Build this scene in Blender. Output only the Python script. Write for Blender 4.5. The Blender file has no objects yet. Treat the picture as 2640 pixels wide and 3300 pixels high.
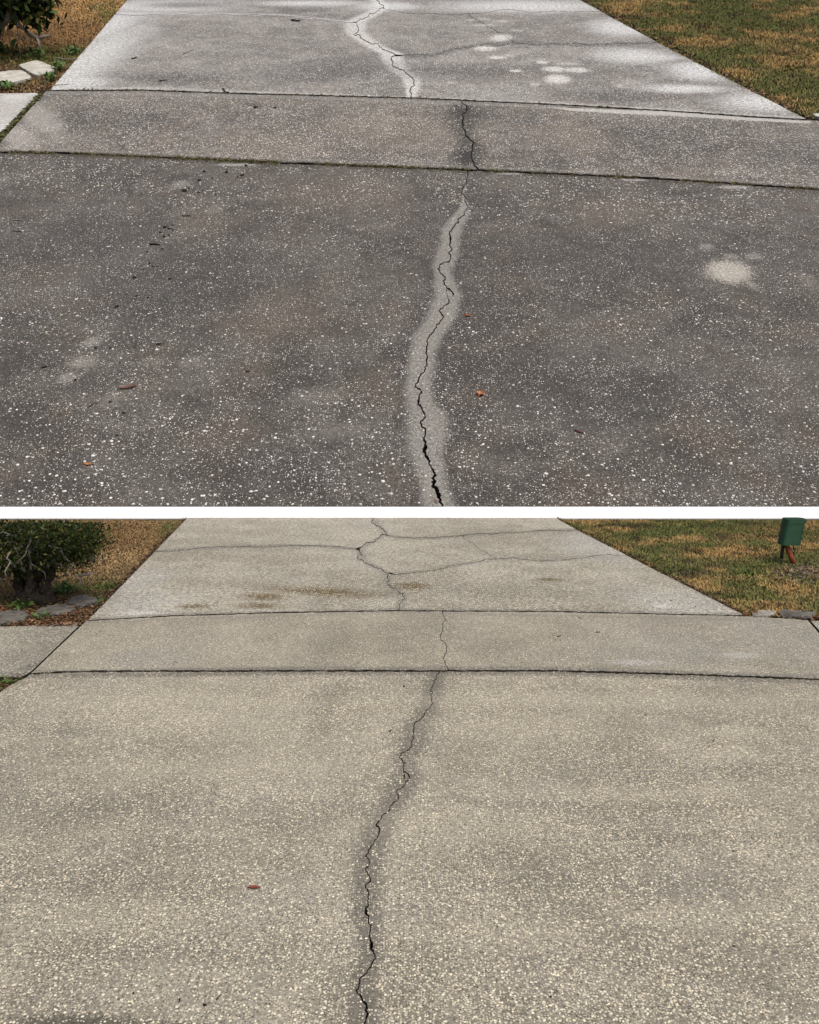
import bpy, bmesh, math, random
import numpy as np
from mathutils import Vector, Matrix
from mathutils.geometry import delaunay_2d_cdt
random.seed(7); RNG = np.random.default_rng(11)
SC = bpy.context.scene
COL = SC.collection
R = math.radians

# ------------------------------------------------------------------ camera
H = 1.25                       # eye height over the flat drive
F, CX, CY = 2700.0, 1320.0, 1650.0
TH = math.atan(410 / F)        # camera looks down by this much
cam = bpy.data.objects.new('camera', bpy.data.cameras.new('camera'))
COL.objects.link(cam); SC.camera = cam
cam.location = (0, 0, H); cam.rotation_euler = (R(90) - TH, 0, 0)
cam.data.sensor_fit = 'HORIZONTAL'; cam.data.sensor_width = 36; cam.data.lens = 36 * F / 2640
cam.data.clip_start = .05; cam.data.clip_end = 3000
SC.render.resolution_x = 819; SC.render.resolution_y = 1024

# ------------------------------------------------------------------ light
SUN_EL, SUN_AZ = 56, 150       # behind the camera, to the right; azimuth clockwise from +Y
w = bpy.data.worlds.new('World'); SC.world = w; w.use_nodes = True
wn = w.node_tree.nodes; wl = w.node_tree.links
sky = wn.new('ShaderNodeTexSky'); sky.sky_type = 'NISHITA'; sky.sun_disc = False
sky.sun_elevation = R(SUN_EL); sky.sun_rotation = R(SUN_AZ); sky.air_density = .8; sky.dust_density = 3.5; sky.ozone_density = .6
wl.new(sky.outputs[0], wn['Background'].inputs[0]); wn['Background'].inputs[1].default_value = 0.1
sun = bpy.data.objects.new('sun', bpy.data.lights.new('sun', 'SUN')); COL.objects.link(sun)
sun.data.energy = 1.5; sun.data.angle = R(40); sun.data.color = (1, .95, .87)
_sd = Vector((math.sin(R(SUN_AZ)) * math.cos(R(SUN_EL)), math.cos(R(SUN_AZ)) * math.cos(R(SUN_EL)), math.sin(R(SUN_EL))))
sun.rotation_euler = _sd.to_track_quat('Z', 'Y').to_euler(); sun.location = (0, 0, 30)
vs = SC.view_settings; vs.view_transform = 'Standard'; vs.look = 'None'; vs.gamma = 1; vs.exposure = 0.55
SC.render.engine = 'CYCLES'

# ------------------------------------------------------------------ pixel -> place
FWD = Vector((0, math.cos(TH), -math.sin(TH))); UP = Vector((0, math.sin(TH), math.cos(TH))); CAM = Vector((0, 0, H))
def ray(x, y): return Vector(((x - CX) / F, 0, 0)) + UP * (-(y - CY) / F) + FWD
def low(x, y):                                       # on the flat drive (z = 0) -> plane coords
    r = ray(x, y); t = H / -r.z
    return (r.x * t, r.y * t)
KY0 = low(CX, 1668)[1]; KRUN = .085                  # white bar built as a kerb: foot; face run, tilted so sun whitens it
_r = ray(CX, 1633); KZ = H + _r.z * (KY0 + KRUN) / _r.y
PHI = math.atan(2190 / F) - TH                       # the slope behind the kerb
P0 = Vector((0, KY0 + KRUN, KZ)); UN = Vector((0, -math.sin(PHI), math.cos(PHI))); UV_ = Vector((0, math.cos(PHI), math.sin(PHI)))
def upp(x, y):                                       # on the sloping drive -> plane coords (u, v)
    r = ray(x, y); t = (P0 - CAM).dot(UN) / r.dot(UN); p = CAM + r * t - P0
    return (p.x, p.dot(UV_))
def pxs_low(y): r = ray(CX, y); return (H / -r.z) / F          # metres per photo pixel at that row
def pxs_upp(y): r = ray(CX, y); return ((P0 - CAM).dot(UN) / r.dot(UN)) / F

# ------------------------------------------------------------------ numpy noise
def _hash(ix, iy, s):
    h = (ix * 374761393 + iy * 668265263 + s * 974634547) & 0xffffffff
    h = ((h ^ (h >> 13)) * 1274126177) & 0xffffffff
    return ((h ^ (h >> 16)) & 0xffff) / 65535.0
def vnoise(x, y, s=0):
    x = np.asarray(x, float); y = np.asarray(y, float)
    ix = np.floor(x).astype(np.int64); iy = np.floor(y).astype(np.int64); fx = x - ix; fy = y - iy
    fx = fx * fx * (3 - 2 * fx); fy = fy * fy * (3 - 2 * fy)
    a = _hash(ix, iy, s); b = _hash(ix + 1, iy, s); c = _hash(ix, iy + 1, s); d = _hash(ix + 1, iy + 1, s)
    return (a * (1 - fx) + b * fx) * (1 - fy) + (c * (1 - fx) + d * fx) * fy
def fbm(x, y, s=0, o=3): return sum(vnoise(np.asarray(x) * 2**k, np.asarray(y) * 2**k, s + k) * .5**k for k in range(o)) / sum(.5**k for k in range(o))

# ------------------------------------------------------------------ objects
def tag(o, label=None, cat=None, group=None, kind=None):
    for k, v in (('label', label), ('category', cat), ('group', group), ('kind', kind)):
        if v: o[k] = v
    return o
def empty(name, loc=(0, 0, 0), rot=(0, 0, 0)):
    o = bpy.data.objects.new(name, None); COL.objects.link(o); o.location = loc; o.rotation_euler = rot; o.empty_display_size = .1
    return o
def mobj(name, me, mats=(), parent=None, loc=None):
    o = bpy.data.objects.new(name, me); COL.objects.link(o)
    for m in (mats if isinstance(mats, (list, tuple)) else [mats]):
        if m and m.name not in [x.name for x in me.materials if x]: me.materials.append(m)
    if parent: o.parent = parent
    if loc is not None: o.location = loc
    return o
def pydata(name, v, f, smooth=False):
    me = bpy.data.meshes.new(name); me.from_pydata([tuple(p) for p in v], [], [tuple(q) for q in f]); me.update()
    if smooth: me.shade_smooth()
    return me
def npmesh(name, verts, polys, k, col=None, smooth=False):
    """verts (n,3); polys flat index list of (m,k) faces with k corners; col (n,3)"""
    me = bpy.data.meshes.new(name); n = len(verts); polys = np.asarray(polys, np.int32); m = len(polys)
    me.vertices.add(n); me.vertices.foreach_set('co', np.asarray(verts, np.float32).ravel())
    me.loops.add(m * k); me.loops.foreach_set('vertex_index', polys.ravel())
    me.polygons.add(m); me.polygons.foreach_set('loop_start', np.arange(0, m * k, k, dtype=np.int32))
    me.polygons.foreach_set('use_smooth', np.full(m, smooth))
    me.update(calc_edges=True); me.validate()
    if col is not None:
        a = me.color_attributes.new('tint', 'FLOAT_COLOR', 'POINT')
        a.data.foreach_set('color', np.concatenate([col, np.ones((n, 1))], 1).astype(np.float32).ravel())
    return me

# ------------------------------------------------------------------ materials
class NT:
    def __init__(s, name, rough=.85, spec=.3):
        s.m = bpy.data.materials.new(name); s.m.use_nodes = True; s.t = s.m.node_tree; s.n = s.t.nodes; s.b = s.n['Principled BSDF']
        s.b.inputs['Roughness'].default_value = rough; s.b.inputs['Specular IOR Level'].default_value = spec
        s.tc = s.n.new('ShaderNodeTexCoord').outputs['Object']; s.uv = s.tc
    def lk(s, a, b): s.t.links.new(a, b)
    def put(s, sock, v):
        if isinstance(v, bpy.types.NodeSocket): s.lk(v, sock)
        elif isinstance(v, (tuple, list)) and len(v) == 3 and len(sock.default_value) == 4: sock.default_value = (*v, 1)
        else: sock.default_value = v
    def math(s, op, a, b=0.0, c=None, clamp=False):
        n = s.n.new('ShaderNodeMath'); n.operation = op; n.use_clamp = clamp; s.put(n.inputs[0], a); s.put(n.inputs[1], b)
        if c is not None: s.put(n.inputs[2], c)
        return n.outputs[0]
    def vmath(s, op, a, b=(0, 0, 0)):
        n = s.n.new('ShaderNodeVectorMath'); n.operation = op; s.put(n.inputs[0], a); s.put(n.inputs[1], b)
        return n.outputs['Value'] if op in ('LENGTH', 'DOT_PRODUCT', 'DISTANCE') else n.outputs[0]
    def mr(s, v, a, b, c=0.0, d=1.0, smooth=False):
        n = s.n.new('ShaderNodeMapRange'); n.clamp = True
        if smooth: n.interpolation_type = 'SMOOTHSTEP'
        for i, q in enumerate((v, a, b, c, d)): s.put(n.inputs[i], q)
        return n.outputs[0]
    def noise(s, scale, detail=3, rough=.55, vec=None, dim='2D', color=False):
        n = s.n.new('ShaderNodeTexNoise'); n.noise_dimensions = dim; s.put(n.inputs['Vector'], vec if vec is not None else s.uv)
        n.inputs['Scale'].default_value = scale; n.inputs['Detail'].default_value = detail; n.inputs['Roughness'].default_value = rough
        return n.outputs['Color' if color else 'Fac']
    def vor(s, scale, vec=None, rnd=1.0):
        n = s.n.new('ShaderNodeTexVoronoi'); n.voronoi_dimensions = '2D'; s.put(n.inputs['Vector'], vec if vec is not None else s.uv)
        n.inputs['Scale'].default_value = scale; n.inputs['Randomness'].default_value = rnd
        sp = s.n.new('ShaderNodeSeparateColor'); s.lk(n.outputs['Color'], sp.inputs[0])
        return n.outputs['Distance'], sp.outputs
    def mix(s, f, a, b, mode='MIX'):
        n = s.n.new('ShaderNodeMix'); n.data_type = 'RGBA'; n.blend_type = mode
        s.put(n.inputs[0], f); s.put(n.inputs[6], a); s.put(n.inputs[7], b); return n.outputs[2]
    def xyz(s, v=None):
        n = s.n.new('ShaderNodeSeparateXYZ'); s.put(n.inputs[0], v if v is not None else s.uv); return n.outputs
    def curve(s, x, pts):                       # piecewise linear y(x), any range
        pts = sorted(pts); xs = [p[0] for p in pts]; ys = [p[1] for p in pts]
        x0, x1 = xs[0], xs[-1]; y0, y1 = min(ys), max(ys); y1 = y1 if y1 > y0 else y0 + 1e-3
        n = s.n.new('ShaderNodeFloatCurve'); c = n.mapping.curves[0]
        q = [((a - x0) / (x1 - x0), (b - y0) / (y1 - y0)) for a, b in pts]
        c.points[0].location = q[0]; c.points[1].location = q[-1]
        for a in q[1:-1]: c.points.new(*a)
        for p in c.points: p.handle_type = 'VECTOR'
        n.mapping.update(); s.lk(s.mr(x, x0, x1), n.inputs['Value'])
        return s.math('MULTIPLY_ADD', n.outputs[0], y1 - y0, y0)
    def bump(s, h, strength, dist):
        n = s.n.new('ShaderNodeBump'); n.inputs['Strength'].default_value = strength; n.inputs['Distance'].default_value = dist
        s.lk(h, n.inputs['Height']); s.lk(n.outputs[0], s.b.inputs['Normal'])
    def color(s, c): s.put(s.b.inputs['Base Color'], c); return s.m

def simple(name, c1, c2, scale=20, rough=.85, dim='3D', spec=.25, bump=0, bdist=.01):
    k = NT(name, rough, spec); n = k.noise(scale, 4, .6, dim=dim)
    if bump: k.bump(n, bump, bdist)
    return k.color(k.mix(k.mr(n, .3, .7), c1, c2))
def tinted(name, rough=.8, var=.25, scale=30, spec=.2, trans=0):
    k = NT(name, rough, spec); a = k.n.new('ShaderNodeAttribute'); a.attribute_name = 'tint'
    n = k.mr(k.noise(scale, 3, .6, dim='3D'), .3, .7, 1 - var, 1 + var)
    c = k.vmath('SCALE', a.outputs['Color']); c.node.inputs['Scale'].default_value = 1; k.lk(n, c.node.inputs['Scale'])
    if trans: k.b.inputs['Subsurface Weight'].default_value = 0
    return k.color(c)

def concrete(name, to, pxs, sp, matrix, big, grain_scale, specks, bands=(), stains=(), blots=(), bump=.35, tint=(1, 1, 1)):
    """to: photo pixel -> plane; pxs: metres per pixel of a row; sp: size unit of the aggregate (m)
    bands: (axis, [(x, y, half px)...], colour, strength, soft) ; blots: (colour, strength, [(x, y, rx, ry, rot)...])"""
    k = NT(name, .82, .25)
    warp = k.vmath('SUBTRACT', k.noise(.16 / sp, 5, .72, color=True), (.5, .5, .5))
    n = k.n.new('ShaderNodeVectorMath'); n.operation = 'MULTIPLY_ADD'
    k.lk(warp, n.inputs[0]); n.inputs[1].default_value = (sp * 4.2,) * 3; k.lk(k.uv, n.inputs[2]); wuv = n.outputs[0]
    X = k.xyz(wuv); rag = k.math('SUBTRACT', k.noise(.8 / sp, 4, .8), .5)
    nb = k.noise(big, 4, .6); nb2 = k.noise(big * 4.3, 4, .65)
    fac = k.math('ADD', k.mr(nb, .39, .61, -.05, .75), k.mr(nb2, .36, .64, -.25, .5), clamp=True)
    c = k.mix(fac, matrix[0], matrix[1])
    if len(matrix) > 2:                               # brownish tint in patches
        c = k.mix(k.mr(k.noise(big * 2.1, 3, .5, vec=k.vmath('ADD', k.uv, (31, 7, 0))), .5, .7, 0, .6), c, matrix[2])
    masks = []
    for ax, pts, colr, st, soft in bands:
        uvp = [(*to(x, y), h * (pxs(y) if ax == 'v' else abs(to(x, y + 1)[1] - to(x, y)[1]))) for x, y, h in pts]
        if ax == 'v': cen = k.curve(X[1], [(v, u) for u, v, _ in uvp]); wid = k.curve(X[1], [(v, h_) for _, v, h_ in uvp]); d = k.math('SUBTRACT', X[0], cen)
        else: cen = k.curve(X[0], [(u, v) for u, v, _ in uvp]); wid = k.curve(X[0], [(u, h_) for u, _, h_ in uvp]); d = k.math('SUBTRACT', X[1], cen)
        q = k.math('MULTIPLY_ADD', rag, 1.1, k.math('DIVIDE', k.math('ABSOLUTE', d), k.math('MAXIMUM', wid, 1e-5)))
        m = k.math('MULTIPLY', k.mr(q, 1 + soft, 1 - soft, smooth=True), st)
        # nothing beyond the band's own ends
        along = X[1] if ax == 'v' else X[0]; lo = min(p[1 if ax == 'v' else 0] for p in uvp); hi = max(p[1 if ax == 'v' else 0] for p in uvp); e = (hi - lo) * .03
        m = k.math('MULTIPLY', m, k.math('MULTIPLY', k.mr(along, lo - e, lo), k.mr(along, hi + e, hi)))
        c = k.mix(m, c, colr)
        if sum(colr) > .3 or st > .75: masks.append(m)
    def ell(items, soft):
        acc = None
        for x, y, rx, ry, rot in items:
            u, v = to(x, y); ru = rx * pxs(y); rv = max(abs(to(x, y - ry)[1] - to(x, y + ry)[1]) / 2, 1e-4)
            mp = k.n.new('ShaderNodeMapping'); mp.vector_type = 'TEXTURE'; k.lk(wuv, mp.inputs[0])
            mp.inputs['Location'].default_value = (u, v, 0); mp.inputs['Rotation'].default_value = (0, 0, R(rot)); mp.inputs['Scale'].default_value = (ru, rv, 1)
            q = k.math('MULTIPLY_ADD', rag, 2.6 if soft < .7 else .7, k.vmath('LENGTH', k.vmath('MULTIPLY', mp.outputs[0], (1, 1, 0))))
            m = k.mr(q, 1 + soft, 1 - soft, smooth=True)
            acc = m if acc is None else k.math('MAXIMUM', acc, m)
        return acc
    for colr, st, soft, items in stains: c = k.mix(k.math('MULTIPLY', ell(items, soft), st), c, colr)
    for colr, st, soft, items in blots: c = k.mix(k.math('MULTIPLY', ell(items, soft), st), c, colr)
    g = k.noise(grain_scale, 2, .7); g2 = k.noise(grain_scale * .31, 3, .7)
    c = k.mix(1.0, c, k.mr(k.math('ADD', g, g2), .62, 1.38, .3, 1.75), 'MULTIPLY')
    hh = k.math('MULTIPLY', g, .25)
    hal = None
    for m in masks: hal = m if hal is None else k.math('MAXIMUM', hal, m)
    for size, dens, rad, ca, cb, vary in specks:
        d, rgb = k.vor(1 / size)
        dn = k.mr(k.noise(big * 3.1, 3, .6, vec=k.vmath('ADD', k.uv, (size * 900, 3, 0))), .35, .65, dens * (1 - vary), min(1, dens * (1 + vary)))
        if hal is not None: dn = k.math('MULTIPLY', dn, k.mr(hal, 0, 1, 1, .45))
        on = k.math('LESS_THAN', rgb[0], dn)
        rr = k.mr(rgb[1], 0, 1, rad * .55, rad)
        q = k.math('DIVIDE', d, rr)
        m = k.math('MULTIPLY', k.mr(q, 1.1, .75), on)
        c = k.mix(m, c, k.mix(rgb[2], ca, cb)); hh = k.math('ADD', hh, k.math('MULTIPLY', m, .8))
    k.bump(hh, bump, sp * .25)
    return k.color(k.mix(1.0, c, tint, 'MULTIPLY'))

# ------------------------------------------------------------------ traced lines (photo pixels)
def cv(pts, ox, oy, s): return [tuple([ox + p[0] * s, oy + p[1] * s] + [q * s for q in p[2:]]) for p in pts]
S9, S6 = 900 / 1725, 600 / 1725
def rough_line(pts, jit=.26, minlen=7, seed=1):
    out = [tuple(pts[0][:2])]; rd = None
    def sub(a, b, lv):
        L = math.hypot(b[0] - a[0], b[1] - a[1])
        if L < minlen or lv == 0: out.append(b); return
        t = rd.uniform(.35, .65); o = rd.uniform(-jit, jit) * L
        m = (a[0] + (b[0] - a[0]) * t - (b[1] - a[1]) / L * o, a[1] + (b[1] - a[1]) * t + (b[0] - a[0]) / L * o)
        sub(a, m, lv - 1); sub(m, b, lv - 1)
    for a, b in zip(pts, pts[1:]): rd = random.Random('%.1f %.1f %d' % (a[0], a[1], seed)); sub(tuple(a[:2]), tuple(b[:2]), 3)
    return out
def off(P, wf, sgn, seed=3):
    """offset a line by its half width; + is right of a line drawn downwards, above a line drawn rightwards"""
    rd = random.Random(seed); out = []
    for i, p in enumerate(P):
        a = P[max(i - 1, 0)]; b = P[min(i + 1, len(P) - 1)]; dx, dy = b[0] - a[0], b[1] - a[1]; L = math.hypot(dx, dy) or 1
        h = wf(p[0], p[1]) * rd.uniform(.55, 1.45) * sgn
        out.append((p[0] + dy / L * h, p[1] - dx / L * h))
    return out
def yat(J, x):
    for a, b in zip(J, J[1:]):
        if a[0] <= x <= b[0]: return a[1] + (b[1] - a[1]) * (x - a[0]) / (b[0] - a[0])
    return J[0][1] if x < J[0][0] else J[-1][1]
def jl(J, d, x0, x1, seed=5):               # a joint's edge from x0 to x1, moved d pixels, a little worn
    rd = random.Random(seed); xs = [x0] + [p[0] for p in J if x0 < p[0] < x1] + [x1]; pts = []
    for a, b in zip(xs, xs[1:]):
        n = max(1, int((b - a) / 13))
        pts += [(a + (b - a) * i / n, yat(J, a + (b - a) * i / n) + d * rd.uniform(.45, 1.4)) for i in range(n)]
    return pts + [(x1, yat(J, x1) + d)]

# ---- the grey sloping drive
UJ1 = [(155, 291), (470, 290), (730, 300), (900, 304), (1317, 315), (1489, 322), (1800, 337), (2157, 357), (2418, 375), (2601, 385), (3200, 415)]
UJ2 = [(-1300, 474), (0, 490), (209, 493), (470, 505), (900, 524), (1343, 541), (1578, 550), (1792, 560), (2105, 574), (2418, 595), (2640, 610), (3900, 690)]
UM1 = [(1180, -172), (1195, -120), (1175, -70), (1205, -30)] + cv([(600, 0), (620, 20), (648, 52), (600, 65), (562, 80), (550, 100), (500, 115), (465, 135), (480, 150), (490, 185), (460, 212), (500, 220), (530, 250), (565, 268), (620, 290), (640, 305), (710, 330), (715, 345), (690, 360), (705, 385), (700, 405), (722, 420), (745, 428), (800, 465), (830, 490), (840, 525), (805, 560), (820, 580), (815, 597)], 900, 0, S9)
UM2 = cv([(1128, 625), (1135, 640), (1160, 670), (1140, 730), (1135, 790), (1150, 830), (1170, 850), (1205, 880), (1190, 930), (1185, 960), (1205, 1005), (1228, 1040)], 900, 0, S9)
UM3 = cv([(1028, 168), (1015, 220), (995, 290), (968, 350), (995, 365), (1000, 420), (1027, 490), (985, 560), (942, 590), (945, 625), (910, 640), (885, 680), (855, 710), (868, 770), (862, 840), (885, 865), (852, 905), (870, 950), (835, 990), (775, 1010), (770, 1040), (748, 1052), (790, 1100), (822, 1130), (800, 1165), (812, 1195), (835, 1235), (880, 1262), (900, 1290), (855, 1345), (800, 1415), (762, 1442), (805, 1497), (765, 1560), (720, 1615), (670, 1670), (652, 1710)], 1150, 500, S6) \
    + cv([(652, 160), (660, 180), (640, 225), (640, 280), (655, 320), (650, 360), (630, 410), (600, 470), (580, 500), (570, 550), (540, 595), (580, 610), (600, 650), (570, 720), (568, 755), (605, 790), (630, 860), (620, 900), (590, 925), (610, 970), (638, 1030), (632, 1130), (620, 1180), (635, 1230), (675, 1280), (690, 1340), (725, 1390), (705, 1440), (710, 1490), (750, 1560), (765, 1610), (765, 1660), (790, 1705)], 1150, 1040, S6)
UA = [(372, 44), (522, 44), (700, 46), (900, 50), (1020, 60), (1124, 73)]
UB = [(1239, 28), (1328, 42), (1448, 47), (1508, 44), (1683, 35), (1800, 35), (1938, 37)]
UC = [(1508, 47), (1542, 68), (1580, 88), (1625, 112), (1652, 132)]
UD = [(1290, 180), (1396, 177), (1474, 157), (1552, 146), (1656, 136), (1800, 142), (1896, 145), (2053, 140), (2120, 137)]
# ---- the cleaned flat drive
LJ1 = [(275, 2000), (569, 1984), (900, 1974), (1286, 1968), (1800, 1971), (2000, 1976), (2397, 1984), (2610, 1997)]
LJ2 = [(60, 2174), (97, 2171), (261, 2164), (900, 2162), (1787, 2162), (2053, 2169), (2262, 2175), (2640, 2190), (3400, 2220)]
LM1 = cv([(580, 52), (570, 85), (630, 120), (665, 160), (595, 190), (580, 205), (525, 222), (495, 245), (500, 268), (512, 285), (482, 305), (520, 315), (565, 348), (615, 368), (650, 388), (688, 400), (668, 422), (680, 445), (665, 462), (690, 470), (720, 490), (770, 520), (758, 532), (775, 555), (740, 590), (745, 605), (737, 624)], 900, 1640, S9)
LM2 = cv([(1010, 640), (1020, 665), (1033, 682), (1012, 700), (1018, 730), (1005, 765), (995, 790), (1015, 820), (1037, 850), (1030, 890), (1005, 920), (1025, 950), (1045, 990)], 900, 1640, S9)
LM3 = cv([(1195, 195), (1170, 245), (1145, 300), (1115, 360), (1132, 380), (1128, 430), (1142, 480), (1100, 535), (1058, 570), (1055, 590), (1015, 628), (968, 665), (963, 715), (950, 775), (962, 800), (938, 835), (940, 885), (905, 912), (852, 935), (832, 970), (850, 1000), (882, 1030), (858, 1070), (865, 1105), (905, 1130), (925, 1165), (885, 1205), (880, 1230), (840, 1270), (795, 1303), (820, 1345), (775, 1395), (735, 1445), (680, 1500), (655, 1545), (620, 1590), (618, 1615), (640, 1650), (635, 1690), (605, 1745)], 1000, 2100, S6) \
    + cv([(870, 120), (830, 190), (798, 230), (835, 265), (832, 300), (808, 335), (808, 370), (835, 410), (842, 460), (800, 500), (825, 560), (820, 640), (800, 720), (800, 750), (830, 820), (855, 870), (838, 930), (855, 1020), (852, 1070), (868, 1100), (888, 1140), (865, 1210), (815, 1285), (780, 1340), (745, 1390), (740, 1440), (715, 1465), (730, 1500), (790, 1580), (800, 1650), (815, 1700), (805, 1750), (790, 1782)], 900, 2680, S6) + [(1190, 3420), (1150, 3600), (1160, 3900), (1130, 4300)]
LA = [(500, 1777), (647, 1766), (780, 1761), (900, 1759), (1030, 1759), (1145, 1769)]
LB = [(1250, 1726), (1328, 1734), (1396, 1734), (1490, 1726), (1630, 1717), (1787, 1709), (1860, 1708)]
LC = [(1490, 1728), (1531, 1757), (1570, 1782), (1602, 1799)]
LD = [(1265, 1851), (1370, 1841), (1422, 1833), (1458, 1822), (1526, 1812), (1599, 1801), (1683, 1802), (1756, 1806), (1897, 1794), (2022, 1791)]

def blob(spots, base):        # crack half width in pixels: base line plus wider spots
    return lambda x, y: base(y) + sum(e * math.exp(-((y - yy) / r) ** 2) for yy, r, e in spots)
wU3 = blob([(1452, 22, 3.2), (1580, 30, 4.2), (1543, 12, 2), (770, 8, 1.5), (1300, 16, 1)], lambda y: 1.35 + 1.5 * (y - 550) / 1080)
wU1 = lambda x, y: .9 + max(0, y) / 500
wL3 = blob([(2937, 12, 3), (3047, 14, 3.6), (3250, 40, 1.5), (2665, 18, 1.2)], lambda y: 1.25 + 1.1 * (y - 2160) / 1100)
wL1 = lambda x, y: 1.0

def flat(parent, to, name, poly, mats, thick, parts=None, drop=0.0):
    """a concrete piece: pixel outline -> plane, top skin by constrained Delaunay, walls down to its thickness"""
    P = [to(*p) for p in poly]
    ar = sum(a[0] * b[1] - b[0] * a[1] for a, b in zip(P, P[1:] + P[:1]))
    if ar < 0: P = P[::-1]
    v, e, f, *_ = delaunay_2d_cdt([Vector(p) for p in P], [], [list(range(len(P)))], 1, 1e-6)
    bm = bmesh.new(); bv = [bm.verts.new((p.x, p.y, 0)) for p in v]
    for t in f:
        try: bm.faces.new([bv[i] for i in t])
        except ValueError: pass
    for fc in bm.faces: fc.material_index = 0
    be = [x for x in bm.edges if len(x.link_faces) == 1]
    r = bmesh.ops.extrude_edge_only(bm, edges=be)
    for g in r['geom']:
        if isinstance(g, bmesh.types.BMVert): g.co.z = -thick
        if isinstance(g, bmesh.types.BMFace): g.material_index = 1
    for x in [q for q in bm.verts if not q.link_edges]: bm.verts.remove(x)
    bmesh.ops.recalc_face_normals(bm, faces=bm.faces)
    up = [fc for fc in bm.faces if fc.material_index == 0]
    if up and sum(fc.normal.z for fc in up) < 0: bmesh.ops.reverse_faces(bm, faces=bm.faces)
    me = bpy.data.meshes.new(name); bm.to_mesh(me); bm.free()
    for m in mats: me.materials.append(m)
    o = bpy.data.objects.new(name, me); COL.objects.link(o); o.parent = parent; o.location.z = drop
    return o

# ------------------------------------------------------------------ concrete materials
UG, LG = .030, .0062           # aggregate size on the slope and on the flat drive
crumb_u = (.83, .82, .79); crumb_u2 = (.55, .53, .49)
m_dirt_shade = simple('joint_dirt_shade', (.012, .011, .009), (.035, .028, .02), 40)  # dirty side walls, near-black so the gaps' shade is in the colour too
halo3 = cv([(1026, 172, 5), (1000, 300, 9), (985, 380, 14), (1008, 470, 34), (960, 570, 80), (880, 680, 90), (870, 760, 85), (850, 900, 100), (800, 1030, 95), (800, 1100, 75), (820, 1200, 100), (850, 1280, 115), (820, 1380, 130), (790, 1480, 135), (730, 1580, 135), (650, 1690, 140)], 1150, 500, S6) \
    + cv([(610, 300, 115), (590, 450, 120), (575, 600, 125), (590, 740, 120), (650, 830, 170), (665, 950, 185), (650, 1100, 175), (640, 1200, 150), (680, 1330, 140), (690, 1450, 130), (740, 1600, 140), (760, 1712, 150)], 1150, 1040, S6)
halo1 = [(1180, -172, 22), (1190, -60, 22)] + cv([(600, 0, 35), (640, 45, 40), (560, 90, 50), (480, 130, 55), (465, 190, 55), (520, 240, 50), (600, 290, 50), (690, 330, 60), (710, 390, 55), (740, 430, 50), (810, 480, 45), (825, 530, 42), (815, 598, 25)], 900, 0, S9)
dark2 = cv([(1125, 632, 45), (1140, 700, 65), (1120, 780, 55), (1150, 850, 35), (1170, 900, 50), (1150, 950, 55), (1160, 1035, 50)], 900, 0, S9)
def widen(h, f): return [(x, y, q * f) for x, y, q in h]
sp_u = [(UG * .45, .17, .40, (.30, .285, .265), crumb_u2, .5), (UG * .85, .12, .32, crumb_u2, crumb_u, .8), (UG * .5, .22, .4, (.022, .020, .019), (.045, .042, .039), .2)]
gu = ((.058, .054, .049), (.098, .092, .084), (.09, .074, .06))
M_U1 = concrete('grey_aggregate_near', upp, pxs_upp, UG, gu, .55, 1 / .012, sp_u,
    bands=[('v', widen(halo3, 1.75), (.045, .042, .044), .5, .4), ('v', halo3, (.24, .233, .217), .84, .42),
           ('h', [(-1300, 481, 6), (900, 531, 6), (1800, 566, 6), (2640, 617, 6)], (.075, .07, .066), .7, .5), ('h', [(-1300, 478, 6), (0, 494, 5), (470, 510, 7), (900, 529, 7), (1343, 546, 6), (1792, 564, 5), (2640, 614, 5)], (.05, .042, .03), .7, .8)],
    stains=[((.125, .108, .088), .55, .6, [(1090, 620, 190, 60, 0), (640, 720, 80, 60, 20), (1960, 680, 130, 50, 0), (900, 1000, 160, 80, 0)]),
            ((.055, .053, .052), .6, .6, [(600, 900, 260, 120, 0), (2050, 830, 420, 80, 0), (300, 760, 240, 70, 0), (1900, 1250, 380, 100, 0), (900, 1500, 250, 70, 0)])],
    blots=[((.40, .385, .345), .85, .3, [(2350, 875, 68, 36, -20)]),
           ((.27, .262, .24), .6, .6, [(2275, 795, 20, 11, -20), (2360, 826, 22, 8, 0), (2430, 826, 22, 12, -30), (2425, 918, 14, 14, 0), (266, 1167, 38, 20, 0), (297, 1102, 24, 16, 0), (219, 1217, 28, 18, 0), (582, 594, 22, 12, 0)]),
           ((.24, .23, .21), .35, .85, [(500, 1167, 40, 15, 0), (615, 1167, 34, 16, 0), (355, 1292, 36, 24, 0), (694, 672, 26, 16, 0), (1110, 1390, 80, 26, 0), (1020, 1275, 80, 24, 0), (2600, 905, 30, 30, 0)]),
           ((.36, .36, .35), .7, .5, [(2043, 580, 40, 3, -2), (2366, 603, 48, 5, -2), (756, 531, 60, 3.5, -1), (1640, 560, 40, 2.5, 0)])], tint=(1.0, .97, .91))
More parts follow.
